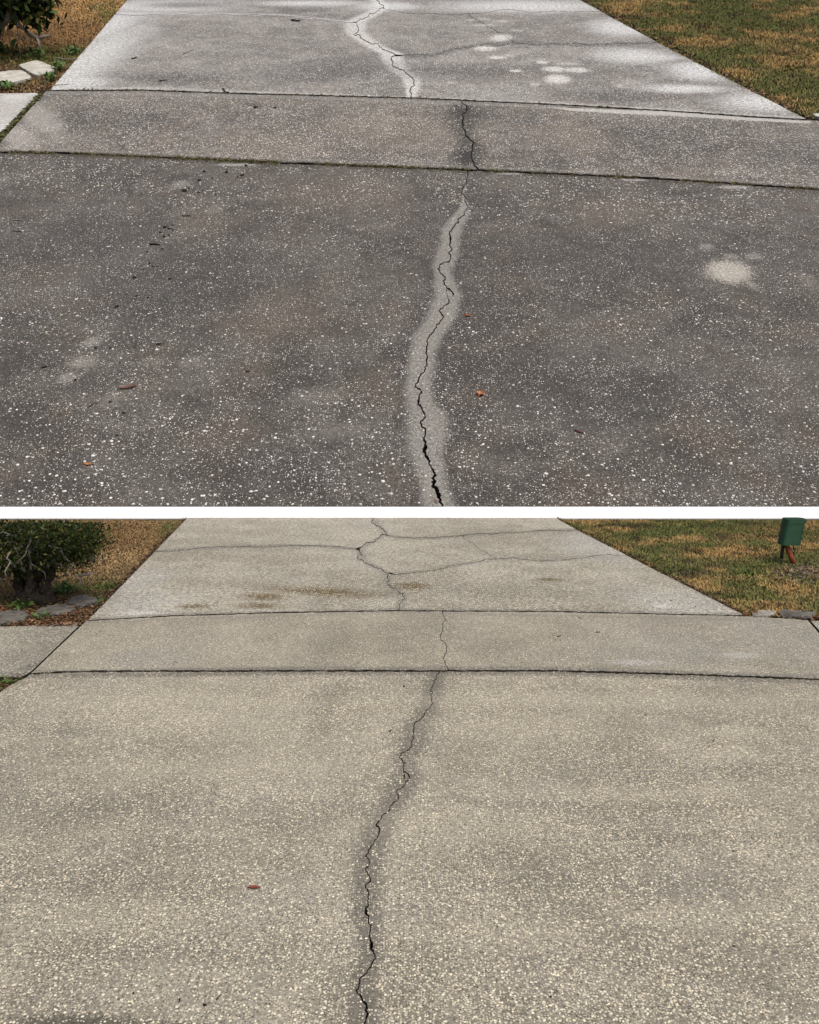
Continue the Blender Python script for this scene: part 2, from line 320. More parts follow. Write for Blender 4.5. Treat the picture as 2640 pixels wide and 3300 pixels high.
M_U2 = concrete('grey_aggregate_strip', upp, pxs_upp, UG, ((.088, .081, .075), (.15, .139, .127), (.145, .123, .1)), .6, 1 / .012, [(UG * .8, .26, .40, (.30, .285, .265), crumb_u2, .5), (UG * 1.3, .22, .36, crumb_u2, crumb_u, .6), (UG * .7, .25, .4, (.022, .020, .019), (.045, .042, .039), .2)],
    bands=[('v', widen(dark2, 1.6), (.03, .029, .027), .88, .75), ('h', [(1790, 347, 3), (1844, 352, 5), (2000, 360, 6.5), (2157, 366, 7), (2418, 384, 5), (2600, 393, 4)], (.48, .475, .46), .8, .25),
           ('h', [(155, 297, 5), (900, 311, 5), (1790, 344, 5)], (.22, .215, .205), .6, .3), ('h', [(0, 482, 8), (470, 497, 8), (900, 516, 7), (1792, 552, 6), (2640, 602, 7)], (.2, .195, .185), .55, .4), ('h', [(0, 486, 4), (470, 501, 5), (900, 520, 5), (1343, 537, 5), (1792, 556, 4), (2640, 606, 4)], (.06, .05, .036), .7, .8)],
    stains=[((.062, .059, .056), .6, .6, [(330, 390, 190, 34, 0), (2150, 450, 330, 60, 0), (2560, 500, 200, 60, 0)]), ((.2, .175, .14), .4, .6, [(1250, 420, 220, 60, 0), (900, 470, 160, 40, 0), (1850, 430, 90, 60, 0)])],
    blots=[((.42, .41, .39), .5, .5, [(130, 380, 50, 60, 30), (60, 440, 50, 40, 30)])], tint=(1.0, .97, .91))
wh = [(1616, 121, 32, 11, -12), (1566, 155, 35, 8, 0), (1601, 185, 30, 5, 0), (1662, 228, 20, 4, 0), (1787, 222, 36, 8, 0), (1860, 225, 37, 8, 0), (1797, 255, 40, 14, -8), (1748, 200, 16, 6, 0)]
wh2 = [(1552, 81, 38, 3.5, 0), (1622, 68, 20, 3, 0), (1515, 64, 14, 3, 0), (1667, 98, 18, 3, 0), (1458, 266, 18, 3, 0), (1724, 272, 14, 4, 0), (1642, 178, 18, 3, 0), (1560, 60, 18, 2, 0), (1830, 205, 40, 5, 0), (2000, 277, 16, 6, 0)]
M_U3 = concrete('grey_aggregate_far', upp, pxs_upp, UG, ((.145, .136, .124), (.24, .228, .21), (.19, .168, .146)), .35, 1 / .03, [(UG * 1.2, .3, .40, (.36, .345, .32), crumb_u2, .4), (UG * 2.1, .16, .33, crumb_u2, crumb_u, .7), (UG * 1.5, .28, .4, (.03, .028, .026), (.08, .074, .068), .3)],
    bands=[('h', UD and [(x, y, 7 if x < 1700 else 5) for x, y in UD], (.07, .067, .064), .6, .5), ('h', [(x, y, 6) for x, y in UC], (.09, .086, .08), .4, .5),
           ('v', widen(halo1, 1.15), (.46, .45, .43), .85, .42), ('h', [(372, 42, 3), (900, 47, 3.5), (1124, 70, 3)], (.42, .41, .4), .6, .4), ('h', [(155, 287, 5), (470, 285, 6), (900, 299, 3), (1800, 332, 3), (2590, 380, 4)], (.36, .35, .33), .6, .5)],
    stains=[((.50, .505, .50), .85, .8, [(260, 200, 110, 130, 0), (340, 90, 80, 60, 0), (220, 265, 120, 25, 0), (500, 20, 200, 18, 0), (1000, 10, 160, 8, 0), (1700, 20, 260, 18, 0), (2040, 180, 110, 20, 0), (2250, 230, 90, 26, -10), (2200, 285, 120, 12, 0), (2460, 330, 120, 26, 0), (2000, 90, 90, 24, 0), (1250, 20, 100, 12, 0)]),
            ((.075, .07, .064), .7, .75, [(1080, 225, 190, 30, 0), (600, 16, 130, 9, 0), (960, 34, 70, 7, 0), (1500, 230, 200, 24, 0), (2000, 310, 200, 18, 0), (560, 250, 160, 18, 0)])],
    blots=[((.50, .49, .455), .9, .3, wh), ((.42, .41, .385), .65, .5, wh2), ((.5, .5, .49), .6, .55, [(2180, 293, 60, 7, 0), (2140, 185, 50, 8, 0), (2240, 215, 60, 10, 0)])], tint=(1.09, 1.08, 1.05))
crm = (.80, .73, .54); crm2 = (.46, .415, .30)
gl = ((.21, .191, .149), (.295, .27, .212), (.268, .247, .205))
sp_l = [(LG * .95, .42, .44, (.42, .38, .28), (.68, .62, .47), .45), (LG * 1.6, .10, .34, crm, (.86, .79, .6), .6), (LG * 1.1, .16, .4, (.075, .066, .05), (.12, .105, .08), .3)]
lhalo = [(x, y, q) for x, y, q in cv([(1190, 190, 60), (1140, 300, 75), (1130, 430, 70), (1060, 580, 110), (980, 700, 120), (940, 880, 110), (870, 1000, 100), (900, 1150, 110), (830, 1300, 120), (720, 1480, 140), (640, 1650, 120)], 1000, 2100, S6)] \
    + cv([(860, 120, 115), (820, 300, 110), (820, 500, 125), (800, 740, 130), (840, 950, 110), (840, 1150, 90), (760, 1400, 110), (790, 1650, 120), (790, 1790, 120)], 900, 2680, S6)
M_L1 = concrete('clean_aggregate_near', low, pxs_low, LG, gl, 1.1, 1 / .0032, sp_l,
    bands=[('v', widen(lhalo, 1.25), (.135, .124, .102), .8, .6), ('h', [(60, 2178, 6), (900, 2167, 7), (1787, 2167, 7), (2640, 2196, 7)], (.08, .07, .052), .65, .7), ('h', [(60, 2181, 6), (900, 2172, 6), (1787, 2172, 6), (2640, 2200, 6)], (.17, .157, .13), .75, .4)],  # joint bands: brown dirt, then groove shading put into the colour
    stains=[((.16, .146, .118), .5, .9, [(350, 2600, 700, 34, 0), (250, 2350, 420, 22, 0), (2150, 2480, 500, 26, 0), (2300, 2700, 420, 20, 0), (1700, 2590, 300, 22, 0), (600, 3060, 300, 40, 0), (1060, 2620, 190, 50, 20), (150, 2820, 260, 40, 0), (1900, 2850, 500, 24, 0)]), ((.34, .31, .24), .55, .7, [(700, 2470, 500, 28, 0), (2000, 2560, 500, 22, 0), (1900, 2260, 700, 26, 0), (500, 2260, 420, 22, 0), (2300, 2950, 300, 40, 0), (600, 2330, 260, 40, 0), (1700, 2340, 300, 50, 0), (1500, 2650, 260, 60, 0), (300, 2950, 240, 60, 0), (1600, 3000, 260, 60, 0)])],
    blots=[((.075, .068, .053), .85, .4, [(250, 3310, 240, 38, 0), (560, 3318, 160, 22, 0)])], tint=(1.06, 1.05, 1.02))
M_L2 = concrete('clean_aggregate_strip', low, pxs_low, LG, ((.215, .196, .152), (.29, .265, .208), (.26, .24, .2)), .9, 1 / .0036, sp_l,
    bands=[('h', [(60, 2170, 4), (900, 2158, 5), (1787, 2158, 5), (2640, 2186, 5)], (.08, .07, .052), .65, .7), ('h', [(60, 2166, 6), (900, 2154, 6), (1787, 2154, 6), (2640, 2182, 7)], (.17, .16, .135), .8, .5), ('h', [(275, 2005, 4), (1286, 1973, 4), (2610, 2002, 4)], (.21, .195, .165), .6, .4)],  # first band is brown dirt; the greyer ones are painted groove shading
    stains=[((.24, .232, .205), .6, .6, [(2540, 2060, 160, 80, 0), (2200, 2090, 220, 50, 0), (480, 2120, 150, 30, 0)])],
    blots=[((.42, .41, .39), .5, .6, [(2390, 2112, 55, 9, 0), (2050, 2135, 80, 8, 0)]), ((.15, .14, .115), .7, .5, [(563, 2135, 12, 5, 0)])], tint=(1.06, 1.05, 1.02))
brn = (.115, .082, .036)
M_L3 = concrete('clean_aggregate_far', low, pxs_low, LG, ((.25, .23, .183), (.345, .322, .264)), .7, 1 / .008, [(LG * 2.0, .34, .42, crm2, crm, .4), (LG * 2.2, .2, .4, (.11, .1, .08), (.16, .145, .115), .3)],
    bands=[('h', [(x, y, 5) for x, y in LA], (.13, .122, .102), .55, .7), ('h', [(x, y, 4.5) for x, y in LB], (.13, .122, .102), .55, .7), ('h', [(x, y, 6) for x, y in LD], (.15, .14, .118), .45, .7), ('h', [(275, 1996, 4), (569, 1980, 4), (1286, 1964, 4), (1800, 1967, 4), (2397, 1980, 4)], (.16, .15, .125), .6, .6), ('v', [(1200, 1668, 10), (1245, 1722, 12), (1160, 1770, 14), (1165, 1800, 14), (1250, 1850, 16), (1250, 1885, 26), (1300, 1920, 18), (1287, 1966, 18)], (.19, .18, .155), .6, .5)],  # last h band paints the soft shading of the joint's groove
    stains=[((.36, .355, .335), .6, .6, [(470, 1945, 130, 36, 0), (420, 1880, 120, 40, 0), (2180, 1940, 160, 36, 0), (1950, 1760, 140, 40, 0)]), ((.2, .184, .145), .5, .7, [(700, 1880, 200, 20, 0), (1500, 1900, 300, 20, 0), (900, 1800, 200, 14, 0)])],
    blots=[(brn, .9, .85, [(1030, 1906, 170, 12, -12), (1328, 1888, 50, 11, 0), (1769, 1868, 36, 5, 0), (855, 1922, 70, 11, -10), (835, 1952, 70, 8, -5), (626, 1954, 48, 6, 0)]), ((.6, .6, .59), .5, .6, [(2130, 1952, 24, 6, 0), (450, 1975, 60, 6, 0)])], bump=.2, tint=(1.06, 1.05, 1.02))
M_SW = concrete('pale_walk_concrete', upp, pxs_upp, UG, ((.36, .345, .31), (.47, .455, .42)), .8, 1 / .016, [(UG * .5, .3, .36, crumb_u2, crumb_u, .3)])
M_SL = concrete('walk_concrete', low, pxs_low, LG, ((.215, .198, .155), (.285, .263, .208)), 1.0, 1 / .006, [(LG * 1.6, .34, .4, crm2, crm, .25)], stains=[((.09, .084, .066), .6, .5, [(140, 2140, 60, 14, 35), (90, 2170, 60, 10, 20)])])

# ------------------------------------------------------------------ the two drives
dU = tag(empty('sloping_driveway', P0, (PHI, 0, 0)), kind='structure')
dL = tag(empty('driveway'), kind='structure')
TU, TL = .22, .09
def split_rows(par, to, mats, T, J1, J2, M1, M2, M3, A, B, C_, D, wts, nearpoly, strip, farL, farR, d1, d2, hair, ybot, loop):
    near, stripm, farm = mats; w1, w3 = wts
    m3 = rough_line(M3, seed=3); m3[-1] = (m3[-1][0], ybot)
    xs = m3[0][0]
    i0 = min(range(len(M3)), key=lambda i: abs(M3[i][0] - loop[0][0]) + abs(M3[i][1] - loop[0][1])); i1 = min(range(len(M3)), key=lambda i: abs(M3[i][0] - loop[-1][0]) + abs(M3[i][1] - loop[-1][1]))
    ml = rough_line(list(M3[:i0]) + loop + list(M3[i1 + 1:]), seed=3); ml[-1] = (ml[-1][0], ybot)
    isl = loop + [p[:2] for p in M3[i0:i1 + 1]][::-1]; c0 = [sum(p[i] for p in isl) / len(isl) for i in (0, 1)]
    flat(par, to, 'concrete_chip', [(c0[0] + (p[0] - c0[0]) * .82, c0[1] + (p[1] - c0[1]) * .9) for p in loop + [p[:2] for p in M3[i0 + 1:i1]][::-1]], [near, m_dirt_shade], T, drop=-.002)
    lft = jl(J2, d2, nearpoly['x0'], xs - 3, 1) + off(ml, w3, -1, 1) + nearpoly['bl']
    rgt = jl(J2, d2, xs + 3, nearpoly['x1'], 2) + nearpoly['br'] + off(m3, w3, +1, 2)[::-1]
    flat(par, to, 'concrete_slab', lft, [near, m_dirt_shade], T); flat(par, to, 'concrete_slab', rgt, [near, m_dirt_shade], T)
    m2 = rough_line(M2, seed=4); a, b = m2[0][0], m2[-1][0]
    flat(par, to, 'concrete_slab', jl(J1, d1, strip['x0'], a - 3, 3) + off(m2, w1, -1, 3) + jl(J2, -d2, strip['lx'], b - 3, 4)[::-1], [stripm, m_dirt_shade], T)
    flat(par, to, 'concrete_slab', jl(J1, d1, a + 3, strip['x1'], 5) + jl(J2, -d2, b + 3, strip['rx'], 6)[::-1] + off(m2, w1, 1, 4)[::-1], [stripm, m_dirt_shade], T)
    m1 = rough_line(M1, seed=5, minlen=7); L = off(m1, w1, -1, 5); Rr = off(m1, w1, 1, 6)
    def near_i(p): return min(range(len(m1)), key=lambda i: (m1[i][0] - p[0]) ** 2 + (m1[i][1] - p[1]) ** 2)
    hw = lambda x, y: hair
    a_ = rough_line(A, .04, 20, 1); b_ = rough_line(B, .04, 20, 2); c_ = rough_line(C_, .1, 12, 3); d_ = rough_line(D, .07, 12, 4)
    iA, iB, iD = near_i(A[-1]), near_i(B[0]), near_i(D[0])
    aU, aD = off(a_, hw, 1, 7), off(a_, hw, -1, 8); bU, bD = off(b_, hw, 1, 9), off(b_, hw, -1, 10); dU_, dD = off(d_, hw, 1, 11), off(d_, hw, -1, 12)
    # left pieces above and below line A
    flat(par, to, 'concrete_slab', [farL[0]] + L[:iA] + aU[::-1], [farm, m_dirt_shade], T)
    flat(par, to, 'concrete_slab', aD + L[iA + 1:] + jl(J1, -d1, farL[1], m1[-1][0] - 3, 7)[::-1], [farm, m_dirt_shade], T)
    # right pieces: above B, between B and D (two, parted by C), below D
    flat(par, to, 'concrete_slab', Rr[:iB] + bU + [farR[0]], [farm, m_dirt_shade], T)
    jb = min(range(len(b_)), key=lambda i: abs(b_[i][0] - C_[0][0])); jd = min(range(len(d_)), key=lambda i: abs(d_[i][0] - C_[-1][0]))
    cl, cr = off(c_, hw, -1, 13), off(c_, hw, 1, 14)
    flat(par, to, 'concrete_slab', bD[:jb + 1] + cl[1:-1] + dU_[1:jd + 1][::-1] + Rr[iB + 1:iD][::-1], [farm, m_dirt_shade], T)
    flat(par, to, 'concrete_slab', [(bD[jb][0] + 2, bD[jb][1])] + bD[jb + 1:] + dU_[jd + 1:][::-1] + [(dU_[jd][0] + 2, dU_[jd][1])] + cr[1:-1][::-1], [farm, m_dirt_shade], T)
    flat(par, to, 'concrete_slab', dD + jl(J1, -d1, m1[-1][0] + 3, farR[1], 8)[::-1] + Rr[iD + 1:][::-1], [farm, m_dirt_shade], T)
split_rows(dU, upp, (M_U1, M_U2, M_U3), TU, UJ1, UJ2, UM1, UM2, UM3, UA, UB, UC, UD, (wU1, wU3),
           dict(x0=-1300, x1=3900, bl=[(-1300, 1633)], br=[(3900, 1633)]), dict(x0=149, lx=-24, x1=3150, rx=3500), [(560, -172), 162], [(1550, -172), 2598], 2.1, 3.1, .5, 1633, cv([(835, 1235), (830, 1258), (838, 1290), (850, 1328), (855, 1345)], 1150, 500, S6))
split_rows(dL, low, (M_L1, M_L2, M_L3), TL, LJ1, LJ2, LM1, LM2, LM3, LA, LB, LC, LD, (wL1, wL3),
           dict(x0=97, x1=2790, bl=[(-3200, 4300), (-1000, 2880), (-300, 2430), (0, 2231), (42, 2203), (86, 2183)], br=[(3400, 2500), (6000, 4300)]), dict(x0=278, lx=102, x1=2603, rx=2772), [(605, 1668.5), 284], [(1790, 1668.5), 2400], 1.8, 3.0, .55, 4300, cv([(865, 1105), (874, 1130), (876, 1170), (880, 1195), (885, 1205)], 1000, 2100, S6))
# walks beside the narrow strip
tag(dU, None)
wkU = tag(empty('sidewalk', P0, (PHI, 0, 0)), kind='structure')
flat(wkU, upp, 'concrete_slab', [(-900, 304), (60, 299), (112, 297), (124, 301), (118, 312), (-40, 478), (-60, 482), (-900, 470)], [M_SW, m_dirt_shade], TU, drop=-.01)
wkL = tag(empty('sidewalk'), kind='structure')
flat(wkL, low, 'concrete_slab', [(-900, 2062), (0, 2018), (252, 2004), (262, 2007), (100, 2161), (80, 2174), (60, 2180), (0, 2178), (-900, 2190)], [M_SL, m_dirt_shade], TL, drop=-.004)
flat(wkL, low, 'concrete_slab', [(2613, 1998), (3400, 2030), (3400, 2216), (2786, 2193)], [M_SL, m_dirt_shade], TL, drop=-.004)

# ------------------------------------------------------------------ ground, hillside, kerb
m_soil = simple('soil', (.030, .022, .015), (.085, .06, .038), 9, bump=.5, bdist=.02)
k = NT('lawn_ground', .95, .1); _n = k.noise(1.6, 5, .65); _n2 = k.noise(9, 4, .7)
m_lawn = k.color(k.mix(k.mr(_n2, .35, .65), k.mix(k.mr(_n, .4, .6), (.16, .095, .04), (.075, .07, .025)), (.05, .035, .018)))
k.bump(_n2, .6, .03)
gz = -.06
g = mobj('ground', pydata('ground', [(-600, -500, gz), (600, -500, gz), (600, 900, gz), (-600, 900, gz)], [(0, 1, 2, 3)]), m_soil); tag(g, kind='structure')
def loc2w(u, v, z=0): return P0 + Vector((u, 0, 0)) + UV_ * v + UN * z
hb = [loc2w(-260, -.02, -.14), loc2w(260, -.02, -.14), loc2w(260, 150, -.14), loc2w(-260, 150, -.14)]
top = hb[2].z; far = 620
hv = hb + [Vector((260, far, top + 6)), Vector((-260, far, top + 6)), Vector((-260, far, -1)), Vector((260, far, -1)), Vector((260, hb[0].y, -1)), Vector((-260, hb[0].y, -1))]
hs = mobj('hillside', pydata('hillside', hv, [(0, 1, 2, 3), (3, 2, 4, 5), (5, 4, 7, 6), (1, 8, 7, 4, 2), (0, 3, 5, 6, 9), (0, 9, 8, 1)]), m_soil); tag(hs, kind='structure')
k = NT('white_paint', .55, .35); _n = k.noise(7, 5, .65, dim='3D'); k.bump(k.noise(90, 3, .6, dim='3D'), .15, .004)
m_white = k.color(k.mix(k.mr(_n, .55, .8), (.88, .88, .87), (.82, .81, .79)))
prof = [(KY0, -.09), (KY0, 0), (KY0 + .004, .004), (KY0 + KRUN - .006, KZ - .003), (KY0 + KRUN - .002, KZ), (KY0 + KRUN - .002, -.09)]
X0, X1 = -15, 15; kv = [(X0, a, b) for a, b in prof] + [(X1, a, b) for a, b in prof]; n = len(prof)
kf = [(i, (i + 1) % n, n + (i + 1) % n, n + i) for i in range(n)] + [tuple(range(n))[::-1], tuple(range(n, 2 * n))]
kb = mobj('kerb', pydata('kerb', kv, [f[::-1] for f in kf]), m_white)
tag(kb, 'long straight white bar built as a kerb parting the clean flat drive from the grey sloping one', 'kerb')

lawnU = tag(empty('hillside_lawn', P0, (PHI, 0, 0)), kind='structure'); lawnL = tag(empty('lawn'), kind='structure')
LU_L = [(562, -172), (410, 0), (162, 286), (128, 293), (60, 297), (-900, 302), (-2600, 302), (-2600, -172)]
LU_R = [(1548, -172), (1870, 0), (2126, 138), (2309, 237), (2604, 383), (2660, 384), (3150, 412), (4600, 470), (4600, -172)]
LL_L = [(604, 1668.6), (496, 1777), (280, 2001), (252, 2003), (0, 2016), (-900, 2058), (-2200, 2110), (-2200, 1668.6)]
LL_R = [(1791, 1668.6), (2027, 1791), (2404, 1984), (2612, 1995), (3400, 2027), (4800, 2060), (4800, 1668.6)]
LL_S = [(85, 2184), (60, 2183), (0, 2181), (-900, 2194), (-2400, 2200), (-2400, 3600), (-1000, 2878), (-300, 2431), (0, 2232), (42, 2204)]
for P_, to_, par in ((LU_L, upp, lawnU), (LU_R, upp, lawnU)): flat(par, to_, 'turf_bed', P_, [m_lawn, m_dirt_shade], .1, drop=-.035)
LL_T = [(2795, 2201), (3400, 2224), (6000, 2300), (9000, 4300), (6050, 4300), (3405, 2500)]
for P_, to_, par in ((LL_L, low, lawnL), (LL_R, low, lawnL), (LL_S, low, lawnL), (LL_T, low, lawnL)): flat(par, to_, 'turf_bed', P_, [m_lawn, m_dirt_shade], .04, drop=-.012)

# ------------------------------------------------------------------ aggregate stones as geometry
def inpoly(P, x, y):
    P = np.asarray(P); r = np.zeros(len(x), bool)
    for (ax, ay), (bx, by) in zip(P, np.roll(P, -1, 0)):
        if ay == by: continue
        c = ((ay > y) != (by > y)) & (x < (bx - ax) * (y - ay) / (by - ay) + ax); r ^= c
    return r
AN = np.arange(6) * math.pi / 3
def stone_mesh(name, cx, cy, rad, colr, hgt=.28):
    n = len(cx); asp = RNG.uniform(.5, 1, n); rot = RNG.uniform(0, math.pi, n); V = np.zeros((n, 13, 3))
    for ring, (rr, z) in enumerate(((1, -.3), (.74, .75))):
        j = RNG.uniform(.72, 1.15, (n, 6)); ex = np.cos(AN)[None] * rad[:, None] * rr * j; ey = np.sin(AN)[None] * (rad * asp)[:, None] * rr * j
        V[:, ring * 6:ring * 6 + 6, 0] = cx[:, None] + ex * np.cos(rot)[:, None] - ey * np.sin(rot)[:, None]
        V[:, ring * 6:ring * 6 + 6, 1] = cy[:, None] + ex * np.sin(rot)[:, None] + ey * np.cos(rot)[:, None]
        V[:, ring * 6:ring * 6 + 6, 2] = (rad * hgt * z)[:, None]
    V[:, 12, 0] = cx; V[:, 12, 1] = cy; V[:, 12, 2] = rad * hgt
    f = []
    for i in range(6): a, b = i, (i + 1) % 6; f += [(a, b, 6 + b), (a, 6 + b, 6 + a), (6 + a, 6 + b, 12)]
    f = np.asarray(f); polys = (f[None] + (np.arange(n) * 13)[:, None, None]).reshape(-1, 3)
    return npmesh(name, V.reshape(-1, 3), polys, 3, np.repeat(colr, 13, 0))
def patch(x, y, items): return np.clip(sum(s * np.exp(-(((x - a) / rx) ** 2 + ((y - b) / ry) ** 2)) for a, b, rx, ry, s in items), 0, 1)
m_peb = tinted('pebble_stone', .7, .12, 60, .3)
def linex(M, y): M = np.asarray(sorted(M, key=lambda p: p[1]))[:, :2]; return np.interp(y, M[:, 1], M[:, 0])
def project(u, v, upper):
    if upper: X = u; Yv = P0.y + UV_.y * v; Z = P0.z + UV_.z * v
    else: X = u; Yv = v; Z = 0 * v
    dz = Z - H; d = Yv * FWD.y + dz * FWD.z; uu = Yv * UP.y + dz * UP.z
    return CX + F * X / d, CY - F * uu / d
def scatter(par, to, upper, n, box, rmin, rmax, pw, colA, colB, keep, nm):
    a = to(*box[0]); b = to(*box[1]); cxs = [to(box[0][0], box[0][1])[0], to(box[1][0], box[0][1])[0]]
    u = RNG.uniform(min(cxs), max(cxs), n); v = RNG.uniform(min(a[1], b[1]), max(a[1], b[1]), n)
    x, y = project(u, v, upper); ok = keep(x, y, u, v)
    u, v = u[ok], v[ok]; rad = rmin + (rmax - rmin) * RNG.random(len(u)) ** pw; t = RNG.random((len(u), 1))
    return mobj(nm, stone_mesh(nm, u, v, rad, np.clip((np.asarray(colA) * (1 - t) + np.asarray(colB) * t) * np.array([(1, 1, 1), (1, .95, .82), (.72, .70, .66), (1, .9, .84), (.5, .47, .42)])[RNG.choice(5, len(u), p=[.55, .15, .14, .1, .06])], 0, .9)), m_peb, par)
def keepU(x, y, u, v):
    hx = np.interp(y, [p[1] for p in sorted(halo3, key=lambda p: p[1])], [p[0] for p in sorted(halo3, key=lambda p: p[1])])
    hw = np.interp(y, [p[1] for p in sorted(halo3, key=lambda p: p[1])], [p[2] for p in sorted(halo3, key=lambda p: p[1])])
    j2 = np.interp(x, [p[0] for p in UJ2], [p[1] for p in UJ2]); j1 = np.interp(x, [p[0] for p in UJ1], [p[1] for p in UJ1])
    d = fbm(u * .7, v * .7, 3) * .7 + fbm(u * 2.2, v * 2.2, 9) * .5
    dens = np.clip((d - .38) * 2.6, .12, 1.0)
    dens = dens * np.where((y > j2) & (y < j2 + 130), 1.25, 1) * np.where(np.abs(x - hx) < hw, .3, 1) * np.where(y > 1330, 1.2, 1)
    dens = np.maximum(dens, patch(x, y, [(1125, 1385, 70, 34, .95), (1020, 1275, 70, 24, .7), (266, 1167, 40, 22, .9), (297, 1102, 26, 18, .8), (219, 1217, 30, 20, .8), (500, 1167, 40, 18, .7), (615, 1167, 36, 20, .8), (355, 1292, 40, 28, .8), (2600, 905, 40, 40, .8)]))
    ok = (RNG.random(len(x)) < dens) & (y < 1630) & (np.abs(y - j2) > 9) & (y > j1 + 9) & (x > -500) & (x < 3150)
    ok &= ~((y < j2) & ((x < 150 - (y - 305) * .95 + 8)))
    m = np.where(y < j2, linex(UM2, y), linex(rough_line(UM3, seed=3), y)); return ok & (np.abs(x - m) > 7)
st = scatter(dU, upp, True, 42000, ((-500, 300), (3150, 1633)), UG * .15, UG * .68, 2.6, (.86, .84, .80), (.55, .52, .47), keepU, 'aggregate'); tag(st, kind='stuff')
def keepU2(x, y, u, v):
    j2 = np.interp(x, [p[0] for p in UJ2], [p[1] for p in UJ2]); d = fbm(u * .6, v * .6, 41)
    return keepU(x, y, u, v) & (y < j2 + 135 * np.clip(d * 2.4 - .3, .25, 1.2))
st = scatter(dU, upp, True, 30000, ((-500, 300), (3150, 760)), UG * .3, UG * .8, 2.0, (.80, .78, .73), (.42, .40, .36), keepU2, 'aggregate'); tag(st, kind='stuff')
def keepL(x, y, u, v):
    j2 = np.interp(x, [p[0] for p in LJ2], [p[1] for p in LJ2])
    d = fbm(u * 2, v * 2, 5) * .6 + fbm(u * 9, v * 9, 6) * .6
    dens = np.clip((d - .36) * 2.4, .14, 1)
    hx = np.interp(y, [p[1] for p in lhalo], [p[0] for p in lhalo]); dens = dens * np.where(np.abs(x - hx) < 42, .22, 1)
    ok = (RNG.random(len(x)) < dens) & (y > j2 + 11) & (y < 3420) & (x > -180) & (x < 2820) & ~((y > 3272) & (x > 40) & (x < 470) & (RNG.random(len(x)) < .8))
    ok &= ~((x < 110) & (y < 2231 - x * .62 + 10))
    return ok & (np.abs(x - linex(LM3, y)) > 8)
st = scatter(dL, low, False, 88000, ((-200, 2170), (2850, 3420)), LG * .28, LG * .72, 1.7, (.76, .70, .545), (.47, .43, .33), keepL, 'aggregate'); tag(st, kind='stuff')

# the largest stones, one by one
def peb_proto(sd):
    rd = np.random.default_rng(sd); bm = bmesh.new(); bmesh.ops.create_icosphere(bm, subdivisions=1, radius=1)
    for q in bm.verts: q.co *= rd.uniform(.8, 1.15); q.co.z *= .42
    me = bpy.data.meshes.new('pebble'); bm.to_mesh(me); bm.free(); me.shade_smooth(); return me
m_pw = simple('white_pebble', (.62, .59, .54), (.86, .84, .80), 55, .7); m_py = simple('cream_pebble', (.66, .58, .43), (.88, .80, .64), 160, .7)
m_pg = simple('yellowish_pebble', (.55, .47, .30), (.72, .64, .44), 60, .7)
protoU = [peb_proto(i) for i in range(6)]; protoL = [peb_proto(20 + i) for i in range(6)]
for q in protoU: q.materials.append(m_pw)
for q in protoL: q.materials.append(m_py)
def pebble(par, protos, to, x, y, rpx, pxs, i, mat=None):
    o = bpy.data.objects.new('pebble', protos[i % 6]); COL.objects.link(o); o.parent = par; u, v = to(x, y); r = rpx * pxs(y)
    o.location = (u, v, r * .05); o.scale = (r, r * random.uniform(.6, .95), r * .8); o.rotation_euler = (0, 0, random.uniform(0, 6.3))
    if mat: o.material_slots[0].link = 'OBJECT'; o.material_slots[0].material = mat
bigU = cv([(1490, 775, 22), (1240, 905, 17), (1130, 948, 14), (1155, 1135, 14), (1328, 298, 12), (1115, 262, 14), (240, 1470, 26), (145, 1060, 19), (870, 1585, 13), (1115, 1672, 16), (340, 1310, 15), (437, 1470, 12), (1030, 990, 17), (1515, 1590, 13), (960, 850, 11), (945, 1335, 14), (180, 1018, 12), (215, 1022, 12), (30, 1408, 18), (1270, 870, 8)], 1150, 1040, S6) \
    + cv([(690, 808, 16), (350, 1022, 14), (400, 1118, 17), (120, 1118, 12), (110, 955, 13), (905, 1122, 11), (1545, 862, 11), (1585, 865, 13), (478, 33, 12), (1465, 210, 9), (970, 243, 13), (205, 908, 9), (265, 852, 12), (575, 898, 16), (760, 855, 9), (1005, 920, 11), (1550, 1120, 14), (1260, 1145, 12), (1330, 1140, 13), (625, 985, 15), (545, 1035, 12), (670, 1080, 11), (1185, 695, 10), (1690, 1000, 10), (1650, 1150, 13), (250, 665, 9), (165, 695, 8)], 0, 1000, S9) \
    + cv([(385, 955, 14), (38, 1010, 17), (640, 1048, 14), (765, 1118, 15), (430, 1135, 14), (1180, 948, 14), (1100, 685, 11), (1280, 505, 12), (1240, 515, 9), (460, 1168, 12), (200, 712, 9), (1040, 685, 12), (1182, 688, 8), (945, 655, 10), (840, 660, 13), (328, 495, 8), (205, 420, 7), (990, 228, 7), (1615, 965, 12), (1655, 1163, 12), (735, 1182, 9), (955, 908, 9), (1075, 855, 12), (835, 963, 11), (1545, 1205, 10), (1040, 1115, 9)], 1740, 1000, S9)
yel = {19, 70, 71, 72}
for i, (x, y, r) in enumerate(bigU): pebble(dU, protoU, upp, x, min(y, 1624), r, pxs_upp, i, m_pg if i in yel else None)
n = len(bigU)
while n < 298:
    x, y = random.uniform(5, 2635), 1625 - 650 * random.random() ** 1.7
    if abs(x - linex(UM3, y)) < 60: continue
    pebble(dU, protoU, upp, x, y, random.uniform(3.6, 6.2) * (y + 540) / 2100, pxs_upp, n); n += 1
n = 0
while n < 298:
    x, y = random.uniform(5, 2635), 3295 - 600 * random.random() ** 1.7
    if abs(x - linex(LM3, y)) < 26 or (y > 3265 and 50 < x < 450): continue
    pebble(dL, protoL, low, x, y, random.uniform(4.5, 7) * (y - 1240) / 2000, pxs_low, n); n += 1

